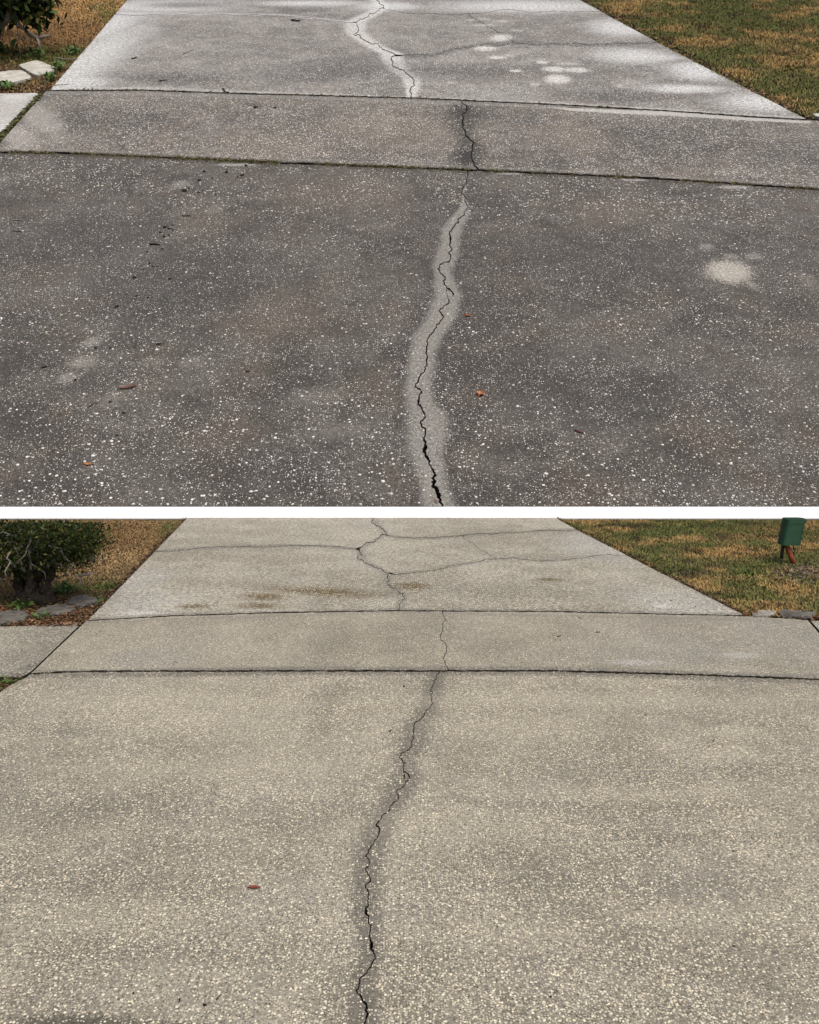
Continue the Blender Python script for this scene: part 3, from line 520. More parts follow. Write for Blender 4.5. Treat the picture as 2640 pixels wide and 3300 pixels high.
# ------------------------------------------------------------------ grass
m_grass = tinted('grass_blades', .8, .1, 5, .15)
STRAW, TAN, GRN, OLV, DRK, LIME = map(np.array, ((.60, .37, .145), (.30, .175, .075), (.105, .125, .036), (.215, .185, .075), (.05, .036, .02), (.15, .19, .045)))
def grass(name, par, to, upper, poly, n, hgt, wid, cfun, box, z=0.0, lean=(30, 85), keep=None, label=None):
    P = [to(*p) for p in poly]; bx = [to(*p) for p in box]
    u = RNG.uniform(min(p[0] for p in bx), max(p[0] for p in bx), n); v = RNG.uniform(min(p[1] for p in bx), max(p[1] for p in bx), n)
    ok = inpoly(P, u + RNG.normal(0, hgt * .45, n), v); x, y = project(u, v, upper)
    if keep is not None: ok &= keep(x, y)
    u, v, x, y = u[ok], v[ok], x[ok], y[ok]; n = len(u)
    c = cfun(x, y, u, v) * RNG.uniform(.7, 1.3, (n, 1))
    az = RNG.uniform(0, 2 * math.pi, n); le = np.radians(RNG.uniform(*lean, n)); hh = hgt * RNG.uniform(.5, 1.25, n); ww = wid * RNG.uniform(.6, 1.2, n)
    dx, dy = np.cos(az), np.sin(az); V = np.zeros((n, 5, 3)); z0 = z - hgt * .1
    sx, sy = -dy * ww / 2, dx * ww / 2
    V[:, 0] = np.stack([u - sx, v - sy, z0 + 0 * u], 1); V[:, 1] = np.stack([u + sx, v + sy, z0 + 0 * u], 1)
    l2 = le * .7; mx, my, mz = u + dx * hh * .55 * np.sin(l2), v + dy * hh * .55 * np.sin(l2), z0 + hh * .55 * np.cos(l2)
    V[:, 2] = np.stack([mx + sx * .8, my + sy * .8, mz], 1); V[:, 3] = np.stack([mx - sx * .8, my - sy * .8, mz], 1)
    V[:, 4] = np.stack([mx + dx * hh * .5 * np.sin(le * 1.15), my + dy * hh * .5 * np.sin(le * 1.15), mz + hh * .5 * np.cos(le * 1.15)], 1)
    f = np.array([(0, 1, 2), (0, 2, 3), (3, 2, 4)]); polys = (f[None] + (np.arange(n) * 5)[:, None, None]).reshape(-1, 3)
    o = mobj(name, npmesh(name, V.reshape(-1, 3), polys, 3, np.repeat(c, 5, 0)), m_grass, None)
    o.location = P0 if upper else (0, 0, 0); o.rotation_euler = (PHI if upper else 0, 0, 0)
    tag(o, label, 'grass', kind='stuff'); return o
def mixc(a, b, t): t = np.clip(t, 0, 1)[:, None]; return a * (1 - t) + b * t
def pick(p): return RNG.random(len(p)) < p
def c_right(greens, tans, edge):
    def f(x, y, u, v):
        sc = .35 if edge == 'U' else 1.3
        nz = fbm(u * sc, v * sc, 21); c = mixc(OLV, TAN, (nz - .42) * 3.2)
        c = mixc(c, STRAW, patch(x, y, tans) * .75 + RNG.random(len(x)) * .16); c = mixc(c, GRN, patch(x, y, greens) * .85 + (RNG.random(len(x)) < .42) * .8)
        n2 = fbm(u * sc * 3.3, v * sc * 3.3, 61); c = mixc(c, STRAW * .8, np.clip((n2 - .56) * 7, 0, .7)); c = mixc(c, GRN * 1.1, np.clip((.44 - n2) * 7, 0, .75)); n3 = fbm(u * sc * 5, v * sc * 5, 71); c = mixc(c, DRK * 1.5, np.clip((n3 - .62) * 6, 0, .8))
        c[pick(np.full(len(x), .06))] = LIME; c[pick(np.full(len(x), .1))] = DRK; return c
    return f
cUR = c_right([(2400, 60, 160, 60, 1), (2150, 110, 110, 60, .5), (2560, 205, 60, 30, .8), (2480, 285, 70, 25, .7), (2330, 190, 90, 40, .5), (2250, 10, 120, 20, .6)], [(2010, 20, 90, 20, 1), (2200, 88, 70, 12, .9), (2480, 135, 140, 22, .7), (2560, 330, 140, 40, .9), (2600, 180, 60, 50, .5), (2380, 245, 60, 20, .7)], 'U')
cLR = c_right([(2200, 1690, 180, 40, .9), (2380, 1830, 60, 30, .8), (2620, 1810, 40, 30, .8), (2130, 1840, 90, 40, .5), (2000, 1740, 60, 20, .4)], [(1920, 1690, 70, 16, 1), (2100, 1745, 110, 14, .7), (2450, 1900, 160, 60, .9), (2350, 1960, 120, 25, .6), (2450, 1760, 80, 20, .5)], 'L')
def c_left(dark_near, green):
    def f(x, y, u, v):
        nz = fbm(u * (1.5 if green is not GU else .4), v * (1.5 if green is not GU else .4), 33)
        c = mixc(STRAW if green is GU else STRAW * np.array((.72, .78, .9)), TAN if green is GU else TAN * .8, (nz - .3) * 1.6 + RNG.random(len(x)) * .3); c[pick(np.full(len(x), .10 if green is GU else .22))] = DRK
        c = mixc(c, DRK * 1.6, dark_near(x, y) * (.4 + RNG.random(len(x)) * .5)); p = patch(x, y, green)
        c[pick(p * .8)] = GRN; c[pick(p * .25)] = LIME * .8; return c
    return f
GU = [(100, 190, 130, 28, 1), (30, 260, 60, 20, .9), (240, 165, 60, 20, .8), (350, 40, 60, 40, .5), (150, 240, 30, 24, .8)]
GL_ = [(200, 1900, 90, 22, .9), (60, 1950, 80, 22, 1), (560, 1700, 50, 40, .7), (330, 1890, 60, 24, .6), (320, 1935, 20, 14, .7)]
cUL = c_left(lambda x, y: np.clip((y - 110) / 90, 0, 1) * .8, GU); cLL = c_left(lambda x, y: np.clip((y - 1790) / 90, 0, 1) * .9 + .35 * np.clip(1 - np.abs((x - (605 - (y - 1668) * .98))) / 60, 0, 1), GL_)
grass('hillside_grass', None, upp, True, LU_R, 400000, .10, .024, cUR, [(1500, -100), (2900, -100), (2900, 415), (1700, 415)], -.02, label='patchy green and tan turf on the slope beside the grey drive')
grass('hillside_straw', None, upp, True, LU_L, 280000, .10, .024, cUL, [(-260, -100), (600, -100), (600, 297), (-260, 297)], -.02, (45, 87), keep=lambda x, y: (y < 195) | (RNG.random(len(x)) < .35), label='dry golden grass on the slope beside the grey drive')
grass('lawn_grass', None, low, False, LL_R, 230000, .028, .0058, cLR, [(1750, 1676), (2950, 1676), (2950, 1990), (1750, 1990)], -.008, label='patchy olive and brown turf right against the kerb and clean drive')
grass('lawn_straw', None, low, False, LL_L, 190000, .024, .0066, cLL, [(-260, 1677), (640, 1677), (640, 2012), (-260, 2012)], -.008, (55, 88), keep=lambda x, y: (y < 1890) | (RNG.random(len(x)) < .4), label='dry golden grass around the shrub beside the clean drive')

# ------------------------------------------------------------------ helpers for the things
def wU(x, y, z=0): u, v = upp(x, y); return loc2w(u, v, z)
def wL(x, y, z=0): u, v = low(x, y); return Vector((u, v, z))
def tube(pts, rads, seg=7, cap=True):
    V, Fc = [], []; pts = [Vector(p) for p in pts]
    for i, p in enumerate(pts):
        d = (pts[min(i + 1, len(pts) - 1)] - pts[max(i - 1, 0)]).normalized(); a = d.orthogonal().normalized(); b = d.cross(a)
        V += [p + (a * math.cos(2 * math.pi * j / seg) + b * math.sin(2 * math.pi * j / seg)) * rads[i] * random.uniform(.9, 1.1) for j in range(seg)]
    for i in range(len(pts) - 1):
        for j in range(seg): Fc.append((i * seg + j, i * seg + (j + 1) % seg, (i + 1) * seg + (j + 1) % seg, (i + 1) * seg + j))
    if cap: Fc.append(tuple(range(seg))[::-1]); Fc.append(tuple(range((len(pts) - 1) * seg, len(pts) * seg)))
    return V, Fc
def join(*parts):
    V, Fc = [], []
    for v, f in parts: o = len(V); V += v; Fc += [tuple(i + o for i in q) for q in f]
    return V, Fc
def crooked(a, b, n, j, rd=random):
    a, b = Vector(a), Vector(b); L = (b - a).length
    return [a + (b - a) * (i / n) + Vector((rd.uniform(-j, j), rd.uniform(-j, j), rd.uniform(-j, j))) * L * (0 if i in (0, n) else 1) for i in range(n + 1)]
m_bark = simple('dark_bark', (.010, .008, .006), (.055, .042, .03), 45, bump=1, bdist=.03)
m_twig = simple('grey_lichen_twig', (.12, .105, .085), (.30, .28, .24), 25)
m_stone = simple('pale_paving_stone', (.33, .31, .25), (.56, .54, .47), 5, bump=.35, bdist=.02)
m_flag = simple('grey_flagstone', (.045, .040, .033), (.19, .175, .15), 22, bump=.9, bdist=.015)
m_flagp = simple('pale_flagstone', (.12, .10, .08), (.46, .43, .37), 24, bump=.8, bdist=.012)
m_leafy = tinted('shrub_leaf', .75, .1, 30, .1)
m_weed = simple('weed_leaf', (.045, .085, .02), (.12, .19, .045), 14, .6)
m_crumb = simple('dark_crumb', (.010, .008, .007), (.03, .024, .018), 60)

# ---- paving stones
def slabstone(name, to, upper, poly, thick, z, mat, label, cat, group=None, rug=0):
    P = [Vector((*to(*p), 0)) for p in poly]; c = sum(P, Vector()) / len(P); Q = []
    for a, b in zip(P, P[1:] + P[:1]):
        for i in range(4):
            t = i / 4; p = a.lerp(b, t); Q.append(p - c + (p - c) * random.uniform(-.035, .035) - (p - c) * .06 * (1 if i == 0 else 0))
    bm = bmesh.new(); f = bm.faces.new([bm.verts.new(q) for q in Q])
    if f.normal.z < 0 or True: bmesh.ops.recalc_face_normals(bm, faces=[f])
    f.normal_update()
    if f.normal.z < 0: f.normal_flip()
    r = bmesh.ops.extrude_face_region(bm, geom=[f]); top = [g for g in r['geom'] if isinstance(g, bmesh.types.BMFace)][0]
    for q in top.verts: q.co.z = thick
    bm.faces.ensure_lookup_table(); bm.normal_update()
    i = bmesh.ops.inset_individual(bm, faces=[top], thickness=thick * .35, depth=thick * .14)
    i = bmesh.ops.inset_individual(bm, faces=[top], thickness=thick * .8, depth=0)
    bmesh.ops.poke(bm, faces=[top])
    for q in bm.verts:
        if q.co.z > thick * .9: q.co.z += random.uniform(-.05, .05) * thick
    bmesh.ops.recalc_face_normals(bm, faces=bm.faces)
    if rug:
        bmesh.ops.triangulate(bm, faces=bm.faces); bmesh.ops.subdivide_edges(bm, edges=bm.edges, cuts=2, use_grid_fill=True)
        for q in bm.verts:
            if q.co.z > thick * .2: q.co.z += rug * thick * (float(fbm(q.co.x / thick * .7 + 9, q.co.y / thick * .7, 5)) - .55) * 2; q.co.x += random.uniform(-.12, .12) * thick; q.co.y += random.uniform(-.2, .2) * thick
    me = bpy.data.meshes.new(name); bm.to_mesh(me); bm.free()
    o = mobj(name, me, mat)
    if upper: o.location = loc2w(c.x, c.y, z); o.rotation_euler = (PHI, 0, 0)
    else: o.location = (c.x, c.y, z)
    return tag(o, label, cat, group)
slabstone('stepping_stone', upp, True, cv([(112, 408), (235, 380), (360, 430), (245, 474), (205, 468)], 0, 0, S9), .10, -.06, m_stone, 'pale six-sided stepping stone tucked against the leafy weeds at the drive edge', 'stepping stone')
slabstone('stepping_stone', upp, True, cv([(-160, 470), (140, 442), (208, 485), (100, 515), (-20, 530), (-160, 535)], 0, 0, S9), .10, -.06, m_stone, 'pale mossy stepping stone with a rounded end between bare soil and twigs', 'stepping stone')
slabstone('paving_stone', upp, True, [(2612, 370), (2760, 366), (2790, 392), (2652, 386)], .06, -.03, m_stone, 'corner of a white paving stone at the end of the tan hillside grass', 'paving stone')
slabstone('flagstone', low, False, cv([(398, 585), (480, 538), (590, 548), (606, 575), (500, 608)], 0, 1640, S9), .02, -.012, m_flag, 'small rough grey flagstone touching the edge of the clean drive', 'flagstone', rug=.55)
slabstone('flagstone', low, False, cv([(185, 668), (245, 622), (390, 590), (475, 622), (390, 652), (290, 668)], 0, 1640, S9), .02, -.012, m_flag, 'long weathered grey flagstone between two others below the dark shrub', 'flagstone', rug=.55)
slabstone('flagstone', low, False, cv([(-150, 668), (0, 648), (125, 632), (195, 655), (150, 690), (0, 718), (-150, 730)], 0, 1640, S9), .02, -.012, m_flag, 'wide grey flagstone beside the walk with red brown leaf litter on it', 'flagstone', rug=.55)
slabstone('flagstone', low, False, cv([(1308, 658), (1370, 632), (1462, 640), (1440, 664), (1330, 672)], 1740, 1640, S9), .018, -.008, m_flagp, 'small pale flagstone at the corner of the clean drive and brown turf', 'flagstone', rug=.55)
slabstone('flagstone', low, False, cv([(1476, 658), (1500, 630), (1705, 645), (1690, 676), (1500, 672)], 1740, 1640, S9), .018, -.008, m_flag, 'long grey brown flagstone along the top of the narrow strip below brown turf', 'flagstone', rug=.55)

# ---- fallen leaves and twigs
def leaf_mesh(L, W, curl, bend, notch=0):
    n, V, Fc = 9, [], []
    for i in range(n):
        t = i / (n - 1); w_ = W / 2 * math.sin(math.pi * min(1, t * .96 + .02)) ** .75 * (1 + notch * math.sin(t * 23)) * (1 - .35 * t); x = (t - .5) * L
        z = bend * L * (t - .5) ** 2 * 4
        for s in (-1, -.5, 0, .5, 1): V.append((x, s * w_, z + curl * W * abs(s) ** 1.5 + .02 * W))
    for i in range(n - 1):
        for j in range(4): a = i * 5 + j; Fc.append((a, a + 1, a + 6, a + 5))
    return pydata('blade', V, Fc, True)
def leaf(upper, x, y, Lpx, Wpx, ang, colr, label, curl=.35, bend=.05, notch=.05):
    s = (pxs_upp if upper else pxs_low)(y) * .85; curl *= .55; colr = tuple(c * .85 + .012 for c in colr); o = empty('fallen_leaf', (wU if upper else wL)(x, y, .002))
    o.rotation_euler = Matrix.Rotation(PHI if upper else 0, 3, 'X').to_euler() if True else None
    o.rotation_euler = (Matrix.Rotation(PHI if upper else 0, 3, 'X') @ Matrix.Rotation(R(ang), 3, 'Z')).to_euler()
    m = simple('leaf_' + str(int(x)), tuple(c * .6 for c in colr), colr, 30 / max(.05, Lpx * s * 10), .6)
    b = mobj('blade', leaf_mesh(Lpx * s, Wpx * s, curl, bend, notch), m, o)
    v, f = tube([(-Lpx * s * .66, 0, .03 * Wpx * s), (-Lpx * s * .2, 0, .05 * Wpx * s), (Lpx * s * .4, 0, .06 * Wpx * s + bend * Lpx * s * .6)], [Wpx * s * .05, Wpx * s * .045, Wpx * s * .02], 5)
    mobj('stalk', pydata('stalk', v, f, True), m, o); return tag(o, label, 'leaf')
leaf(True, 1507, 1018, 26, 20, -40, (.36, .12, .045), 'small rust red leaf beside the pale crack line halfway down the slope')
leaf(True, 1550, 1272, 30, 38, 55, (.55, .22, .09), 'broad bright orange leaf curled up on the grey slope right of the crack', .45)
leaf(True, 1866, 1393, 44, 11, -42, (.13, .028, .022), 'thin dark maroon leaf rolled like a needle on grey concrete', .5)
leaf(True, 413, 1250, 62, 26, 18, (.19, .09, .055), 'long ragged brown leaf with dark holes on the grey slope', .3, .05, .25)
leaf(True, 287, 1498, 44, 18, -8, (.48, .22, .085), 'narrow tan orange leaf lying among white stones near the kerb', .4, .12)
leaf(True, 1404, 1616, 30, 11, -75, (.24, .14, .09), 'small brown leaf wedged beside the open crack above the white kerb', .3)
leaf(False, 820, 2864, 44, 22, -8, (.30, .055, .03), 'single dark red leaf on the clean beige drive', .3)
leaf(True, 1852, 347, 46, 9, -3, (.32, .15, .07), 'thin brown leaf lying in the joint above the white edged strip', .2)
leaf(True, 55, 746, 40, 10, -10, (.09, .06, .05), 'flat dark brown leaf near the left of the grey slope', .2)
def twig(upper, pts, rpx, label, mat=m_crumb, nm='twig', group=None, cat='twig', lift=1.0):
    s = (pxs_upp if upper else pxs_low)(pts[0][1]); W = [(wU if upper else wL)(x, y, rpx * s * lift) for x, y in pts]; base = W[0].copy()
    Q = []
    for a, b in zip(W, W[1:]): Q += [p - base for p in crooked(a, b, 3, .05)[:-1]]
    Q.append(W[-1] - base); rr = [rpx * s * (1 - .5 * i / len(Q)) for i in range(len(Q))]
    v, f = tube(Q, rr, 5); o = mobj(nm, pydata(nm, v, f, True), mat, None, base); return tag(o, label, cat, group)
twig(True, cv([(1130, 338), (1160, 322), (1196, 310)], 0, 0, S9), 1.6, 'curved grey brown twig on the far grey slab', m_twig)
twig(True, cv([(815, 366), (845, 358)], 0, 0, S9), 2.2, 'short dark stick on the far grey slab left of the curved twig')
twig(True, cv([(985, 503), (1005, 499), (1028, 499)], 0, 0, S9), 1.9, 'short black stick lying level just above the joint')
twig(True, cv([(1376, 552), (1392, 570), (1416, 576)], 0, 0, S9), 2.6, 'bent dark seed pod lying across the joint of the grey drive')
twig(True, cv([(335, 530), (430, 522)], 0, 0, S9), 1.1, 'thin straw coloured stem on the pale corner of the grey drive', m_twig)
twig(True, cv([(350, 366), (420, 370), (478, 372)], 0, 0, S9), 2.4, 'straight pale stick poking from the weeds onto the grey drive', m_twig)
twig(True, cv([(74, 131), (130, 133)], 900, 0, S9), 3.2, 'flat dark stick just below the faint far joint')
twig(True, cv([(255, 362), (292, 350)], 0, 1000, S9), 3.2, 'stubby black stick on the grey slope left of the pale blotches')
twig(True, cv([(80, 408), (110, 403), (140, 402)], 0, 500, S9), 2.6, 'grey sliver of bark on the grey slope below the lower joint', m_twig)
twig(True, cv([(925, 556), (960, 553), (988, 558)], 0, 500, S9), 3.4, 'dark splinter amid the crumb trail on the grey slope')
twig(True, cv([(1125, 376), (1180, 379)], 0, 500, S9), 2.2, 'thin dark stem at the upper part of the crumb trail')
twig(True, cv([(935, 580), (970, 520), (1005, 480)], 0, 1000, S9), .9, 'fine pale dry grass stem on the grey slope beside the ragged leaf', m_twig)
twig(True, cv([(550, 600), (585, 578), (612, 572)], 0, 1000, S9), 1.6, 'thin black splinter below the ragged brown leaf')
twig(False, cv([(1338, 1080), (1352, 1062), (1366, 1048)], 0, 2660, S9), 2.4, 'slanted dark splinter on the clean drive near the damp patch')
twig(False, cv([(1106, 1095), (1112, 1070)], 0, 2660, S9), 2.6, 'upright dark chip on the clean drive beside the slanted splinter')
twig(False, cv([(735, 748), (755, 732)], 1000, 2100, S6), 2.4, 'tiny dark twig on the clean drive left of its crack')
twig(False, cv([(108, 792), (132, 786)], 1740, 1640, S9), 1.8, 'tiny dark twig on the narrow clean strip below a brown stain')
twig(False, cv([(348, 765), (372, 762)], 1740, 1640, S9), 1.8, 'tiny black twig at the middle of the narrow clean strip')
twig(False, cv([(240, 674), (258, 677)], 1740, 1640, S9), 1.2, 'tiny dark splinter under the far joint of the clean drive')

crumbs = [(870, 326, 'c1')]
def crumb_proto(sd):
    rd = np.random.default_rng(sd); bm = bmesh.new(); bmesh.ops.create_icosphere(bm, subdivisions=2, radius=1)
    for q in bm.verts: d = q.co.normalized(); q.co *= .72 + .55 * float(vnoise(d.x * 2.3 + sd, d.y * 2.3 + d.z * 1.7, sd)); q.co.z *= .45
    me = bpy.data.meshes.new('soil_crumb'); bm.to_mesh(me); bm.free(); me.materials.append(m_crumb); return me
cpro = [crumb_proto(50 + i) for i in range(5)]
def crumb(upper, x, y, rpx, lab, grp, i):
    o = bpy.data.objects.new('soil_crumb', cpro[i % 5]); COL.objects.link(o); r = rpx * (pxs_upp if upper else pxs_low)(y)
    o.location = (wU if upper else wL)(x, y, r * .2); o.rotation_euler = (Matrix.Rotation(PHI if upper else 0, 3, 'X') @ Matrix.Rotation(random.uniform(0, 6), 3, 'Z')).to_euler()
    o.scale = (r, r * .75, r); tag(o, lab, 'soil crumb', grp)
trail = cv([(1262, 103, 14), (1400, 107, 15), (1495, 126, 13), (1468, 136, 8), (1232, 158, 16), (1312, 143, 9), (1140, 222, 20), (1168, 208, 8), (1228, 230, 9), (1250, 216, 7), (1330, 245, 9), (1065, 433, 8), (1020, 447, 15), (1045, 455, 11), (1070, 464, 9), (990, 478, 10), (1015, 505, 13), (1045, 494, 9), (1000, 580, 9), (910, 598, 8), (925, 670, 11), (948, 688, 10), (970, 688, 8), (885, 708, 8), (1050, 765, 12), (830, 757, 16), (845, 870, 10), (915, 880, 9), (723, 936, 16), (1520, 65, 13)], 0, 500, S9)
for i, (x, y, r) in enumerate(trail): crumb(True, x, y, r, 'small dark soil crumb in the trail scattered down the grey slope', 'soil crumbs trailing down the slope', i)
blk = cv([(980, 210, 16, 0), (682, 567, 12, 0), (765, 636, 12, 0), (590, 233, 12, 0), (685, 234, 10, 0), (1530, 380, 13, 0), (465, 432, 11, 0), (725, 772, 10, 0), (985, 672, 8, 0), (740, 325, 8, 0)], 0, 1000, S9)
for i, (x, y, r, _) in enumerate(blk): crumb(True, x, y, r, 'small black speck of soil among white stones on the near grey slope', 'black specks on the near slope', i)
for i, (x, y, r) in enumerate(cv([(1578, 665, 16), (1700, 668, 11)], 0, 0, S9)): crumb(True, x, y, r, ('larger dark soil clod on the narrow grey strip', 'smaller black soil clod on the narrow grey strip')[i], 'clods on the grey strip', i)
for i, (x, y, r) in enumerate([(1302, 2213, 5), (2364, 2744, 4), (2300, 2389, 4), (2080, 2305, 4), (259, 2770, 4), (1775, 3213, 5), (430, 3202, 5), (660, 3240, 7), (2366, 3050, 5), (1762, 1770, 2.4), (2242, 1956, 3), (2163, 1937, 3)]): crumb(False, x, y, r, 'tiny dark soil crumb on the far clean slab between joint and kerb' if y < 2000 else 'tiny dark soil crumb on the near clean slab', 'crumbs on the clean drive', i)

# ---- weeds
def weed_leaf(L, W):
    V, Fc, n = [], [], 5
    for i in range(n):
        t = i / (n - 1); w_ = W / 2 * math.sin(math.pi * (t * .9 + .08)); z = L * (.45 * t - .35 * t * t)
        V += [(t * L, -w_, z + w_ * .3), (t * L, 0, z), (t * L, w_, z + w_ * .3)]
    for i in range(n - 1): a = i * 3; Fc += [(a, a + 1, a + 4, a + 3), (a + 1, a + 2, a + 5, a + 4)]
    return pydata('leaf', V, Fc, True)
wl_mesh = [weed_leaf(1, .42), weed_leaf(1, .3), weed_leaf(1, .55)]
for q in wl_mesh: q.materials.append(m_weed)
def weed(upper, x, y, spx, n, label):
    s = (pxs_upp if upper else pxs_low)(y) * spx; o = empty('weed', (wU if upper else wL)(x, y, -.01), (PHI if upper else 0, 0, 0))
    for i in range(n):
        c = bpy.data.objects.new('leaf', random.choice(wl_mesh)); COL.objects.link(c); c.parent = o; r = random.random() ** .6
        c.location = (random.uniform(-.55, .55) * s, random.uniform(-.5, .5) * s, random.uniform(0, .3) * s)
        q = s * random.uniform(.3, .55); c.scale = (q, q, q); c.rotation_euler = (random.uniform(-.4, .4), random.uniform(-.9, .1), random.uniform(0, 6.28))
    v, f = join(*[tube(crooked((0, 0, 0), (random.uniform(-.4, .4) * s, random.uniform(-.4, .4) * s, random.uniform(.15, .4) * s), 3, .08), [.02 * s] * 4, 4) for _ in range(4)])
    mobj('stem', pydata('stem', v, f), m_weed, o); return tag(o, label, 'weed')
weed(True, 198, 224, 46, 34, 'bushy green weed hugging the grey drive beside the pale six-sided stone')
weed(True, 163, 256, 46, 30, 'low green weed on bare soil at the corner of the grey drive')
weed(True, 12, 284, 52, 30, 'green weed growing between the mossy stone and the pale walk')
weed(True, 240, 172, 44, 30, 'leafy weed at the drive edge below the golden hillside grass')
weed(True, 118, 185, 50, 26, 'spreading weed behind the pale six-sided stone')
weed(True, 20, 172, 64, 26, 'long leaved weed under the hillside shrub')
weed(False, 28, 2198, 44, 26, 'small weed in the corner between the walk and the near clean slab')
weed(False, 140, 1990, 46, 26, 'green weed on the litter between the long and wide flagstones')
weed(False, 322, 1938, 30, 22, 'small weed against the clean drive beside the small flagstone')
weed(False, 60, 1962, 60, 30, 'bright green weed behind the wide grey flagstone')
weed(False, 215, 1905, 60, 30, 'green weed clump beside the dark shrub trunk')
weed(False, 360, 1890, 34, 20, 'low dark weed at the clean drive edge beside dry grass')
weed(False, 2405, 1850, 36, 18, 'pale green weed in the brown turf near the green post')

# ---- moss and dirt bits along the joints, leaf litter on the bare soil
m_bits = tinted('litter_bits', .9, .1, 20, .1)
def bits(name, upper, pts, size, cols, label, zr):
    pts = np.asarray(pts); n = len(pts); to = upp if upper else low
    uv = np.array([to(a, b) for a, b in pts]); s = size * RNG.uniform(.4, 1.2, n); V = np.zeros((n, 4, 3)); an = RNG.uniform(0, 6.28, n)
    zc = RNG.uniform(zr[0], zr[1], n)
    for j in range(4):
        rr = s * (1 if j % 2 == 0 else .55); V[:, j, 0] = uv[:, 0] + np.cos(an + j * 1.57) * rr; V[:, j, 1] = uv[:, 1] + np.sin(an + j * 1.57) * rr; V[:, j, 2] = zc + RNG.uniform(-.4, .4, n) * s
    c = np.asarray(cols)[RNG.integers(0, len(cols), n)] * RNG.uniform(.6, 1.3, (n, 1)); f = np.array([(0, 1, 2), (0, 2, 3)])
    o = mobj(name, npmesh(name, V.reshape(-1, 3), (f[None] + (np.arange(n) * 4)[:, None, None]).reshape(-1, 3), 3, np.repeat(c, 4, 0)), m_bits)
    if upper: o.location = P0; o.rotation_euler = (PHI, 0, 0)
    return tag(o, label, name.replace('_', ' '), kind='stuff')
def along(J, a, b, n, sp, clump=None):
    xs = RNG.uniform(a, b, n)
    if clump is not None: xs = xs[fbm(xs / clump, xs * 0, 77) + RNG.uniform(-.1, .1, len(xs)) > .5]
    return [(x, yat(J, x) + RNG.normal(0, sp)) for x in xs]
MOSS = [(.09, .10, .03), (.14, .12, .05), (.07, .05, .03), (.05, .04, .025), (.03, .024, .018)]
bits('joint_moss', True, along(UJ2, 0, 2640, 9000, 2.2, 70) + along(UJ2, 560, 900, 1600, 3.4) + along(UJ2, 1200, 1330, 500, 2.6) + along(UJ1, 150, 2000, 4000, 1.7, 60), .035, MOSS, 'dry moss and soil bits packed in the joints of the grey drive', (-.05, .015))
dg = [(128, 306), (0, 442)]
bits('edge_moss', True, [(128 - 160 * t + RNG.normal(0, 5), 308 + 168 * t + RNG.normal(0, 2.5)) for t in RNG.random(2600)], .055, [(.10, .13, .035), (.07, .085, .025), (.05, .04, .025), (.16, .15, .06), (.03, .024, .018)], 'green moss filling the slanting gap beside the pale walk', (-.09, .02))
bits('joint_soil', False, along(LJ2, 100, 2640, 5000, 1.2, 70) + along(LJ1, 280, 2600, 1500, .7, 70), .006, MOSS[2:] + [(.16, .12, .07)], 'dark soil bits in the joints of the clean drive', (-.02, .0))
RED = [(.16, .06, .03), (.10, .05, .03), (.22, .12, .06), (.05, .035, .022), (.03, .022, .015), (.28, .17, .09)]
lp = [(x, y) for x, y in zip(RNG.uniform(-160, 300, 5200), RNG.uniform(1925, 2016, 5200)) if y > 2012 - (x + 160) * .02 - 60 - 30 * (x > 150) and x < 285 - (y - 1990) * 1.0]
bits('leaf_litter', False, lp, .012, RED, 'red brown leaf litter on bare soil around the grey flagstones', (-.012, .006))
bits('corner_litter', False, [(x, y) for x, y in zip(RNG.uniform(-200, 90, 2500), RNG.uniform(2183, 2330, 2500)) if y < 2226 - x * .55], .012, RED + [(.06, .09, .02)] * 2, 'dead leaves in the soil corner below the walk', (-.012, .006))
bits('stone_litter', False, [(x, yat([(2400, 1983), (2612, 1995), (2900, 2008)], x) - abs(RNG.normal(0, 9))) for x in RNG.uniform(2395, 2900, 1600)], .011, RED, 'brown leaf litter around the flagstones below the brown turf', (-.010, .006))
bits('slope_litter', True, [(x, y) for x, y in zip(RNG.uniform(-150, 200, 3000), RNG.uniform(205, 296, 3000)) if x < 200 - (y - 205) * .5], .06, RED[1:] + [(.05, .05, .05)], 'dead leaves and dirt on bare soil around the stepping stones', (-.05, .0))
bits('edge_litter', True, [(1870 + 731 * t + abs(RNG.normal(0, 7)) + 4, 383 * t - 2 + RNG.normal(0, 3)) for t in RNG.random(2600)], .07, RED[1:] + [(.03, .025, .02)] * 2, 'dark soil and dead leaves where hillside turf meets the grey drive', (-.05, .02))
bits('lawn_edge_litter', False, [(1790 + 612 * t + abs(RNG.normal(0, 7)) + 3, 1668 + 316 * t + RNG.normal(0, 2)) for t in RNG.random(2200)] + [(605 - 323 * t - abs(RNG.normal(0, 7)) - 3, 1669 + 331 * t + RNG.normal(0, 2)) for t in RNG.random(2200)], .011, RED[1:] + [(.03, .025, .02)] * 2, 'dark soil line where lawn meets the clean drive', (-.012, .006))

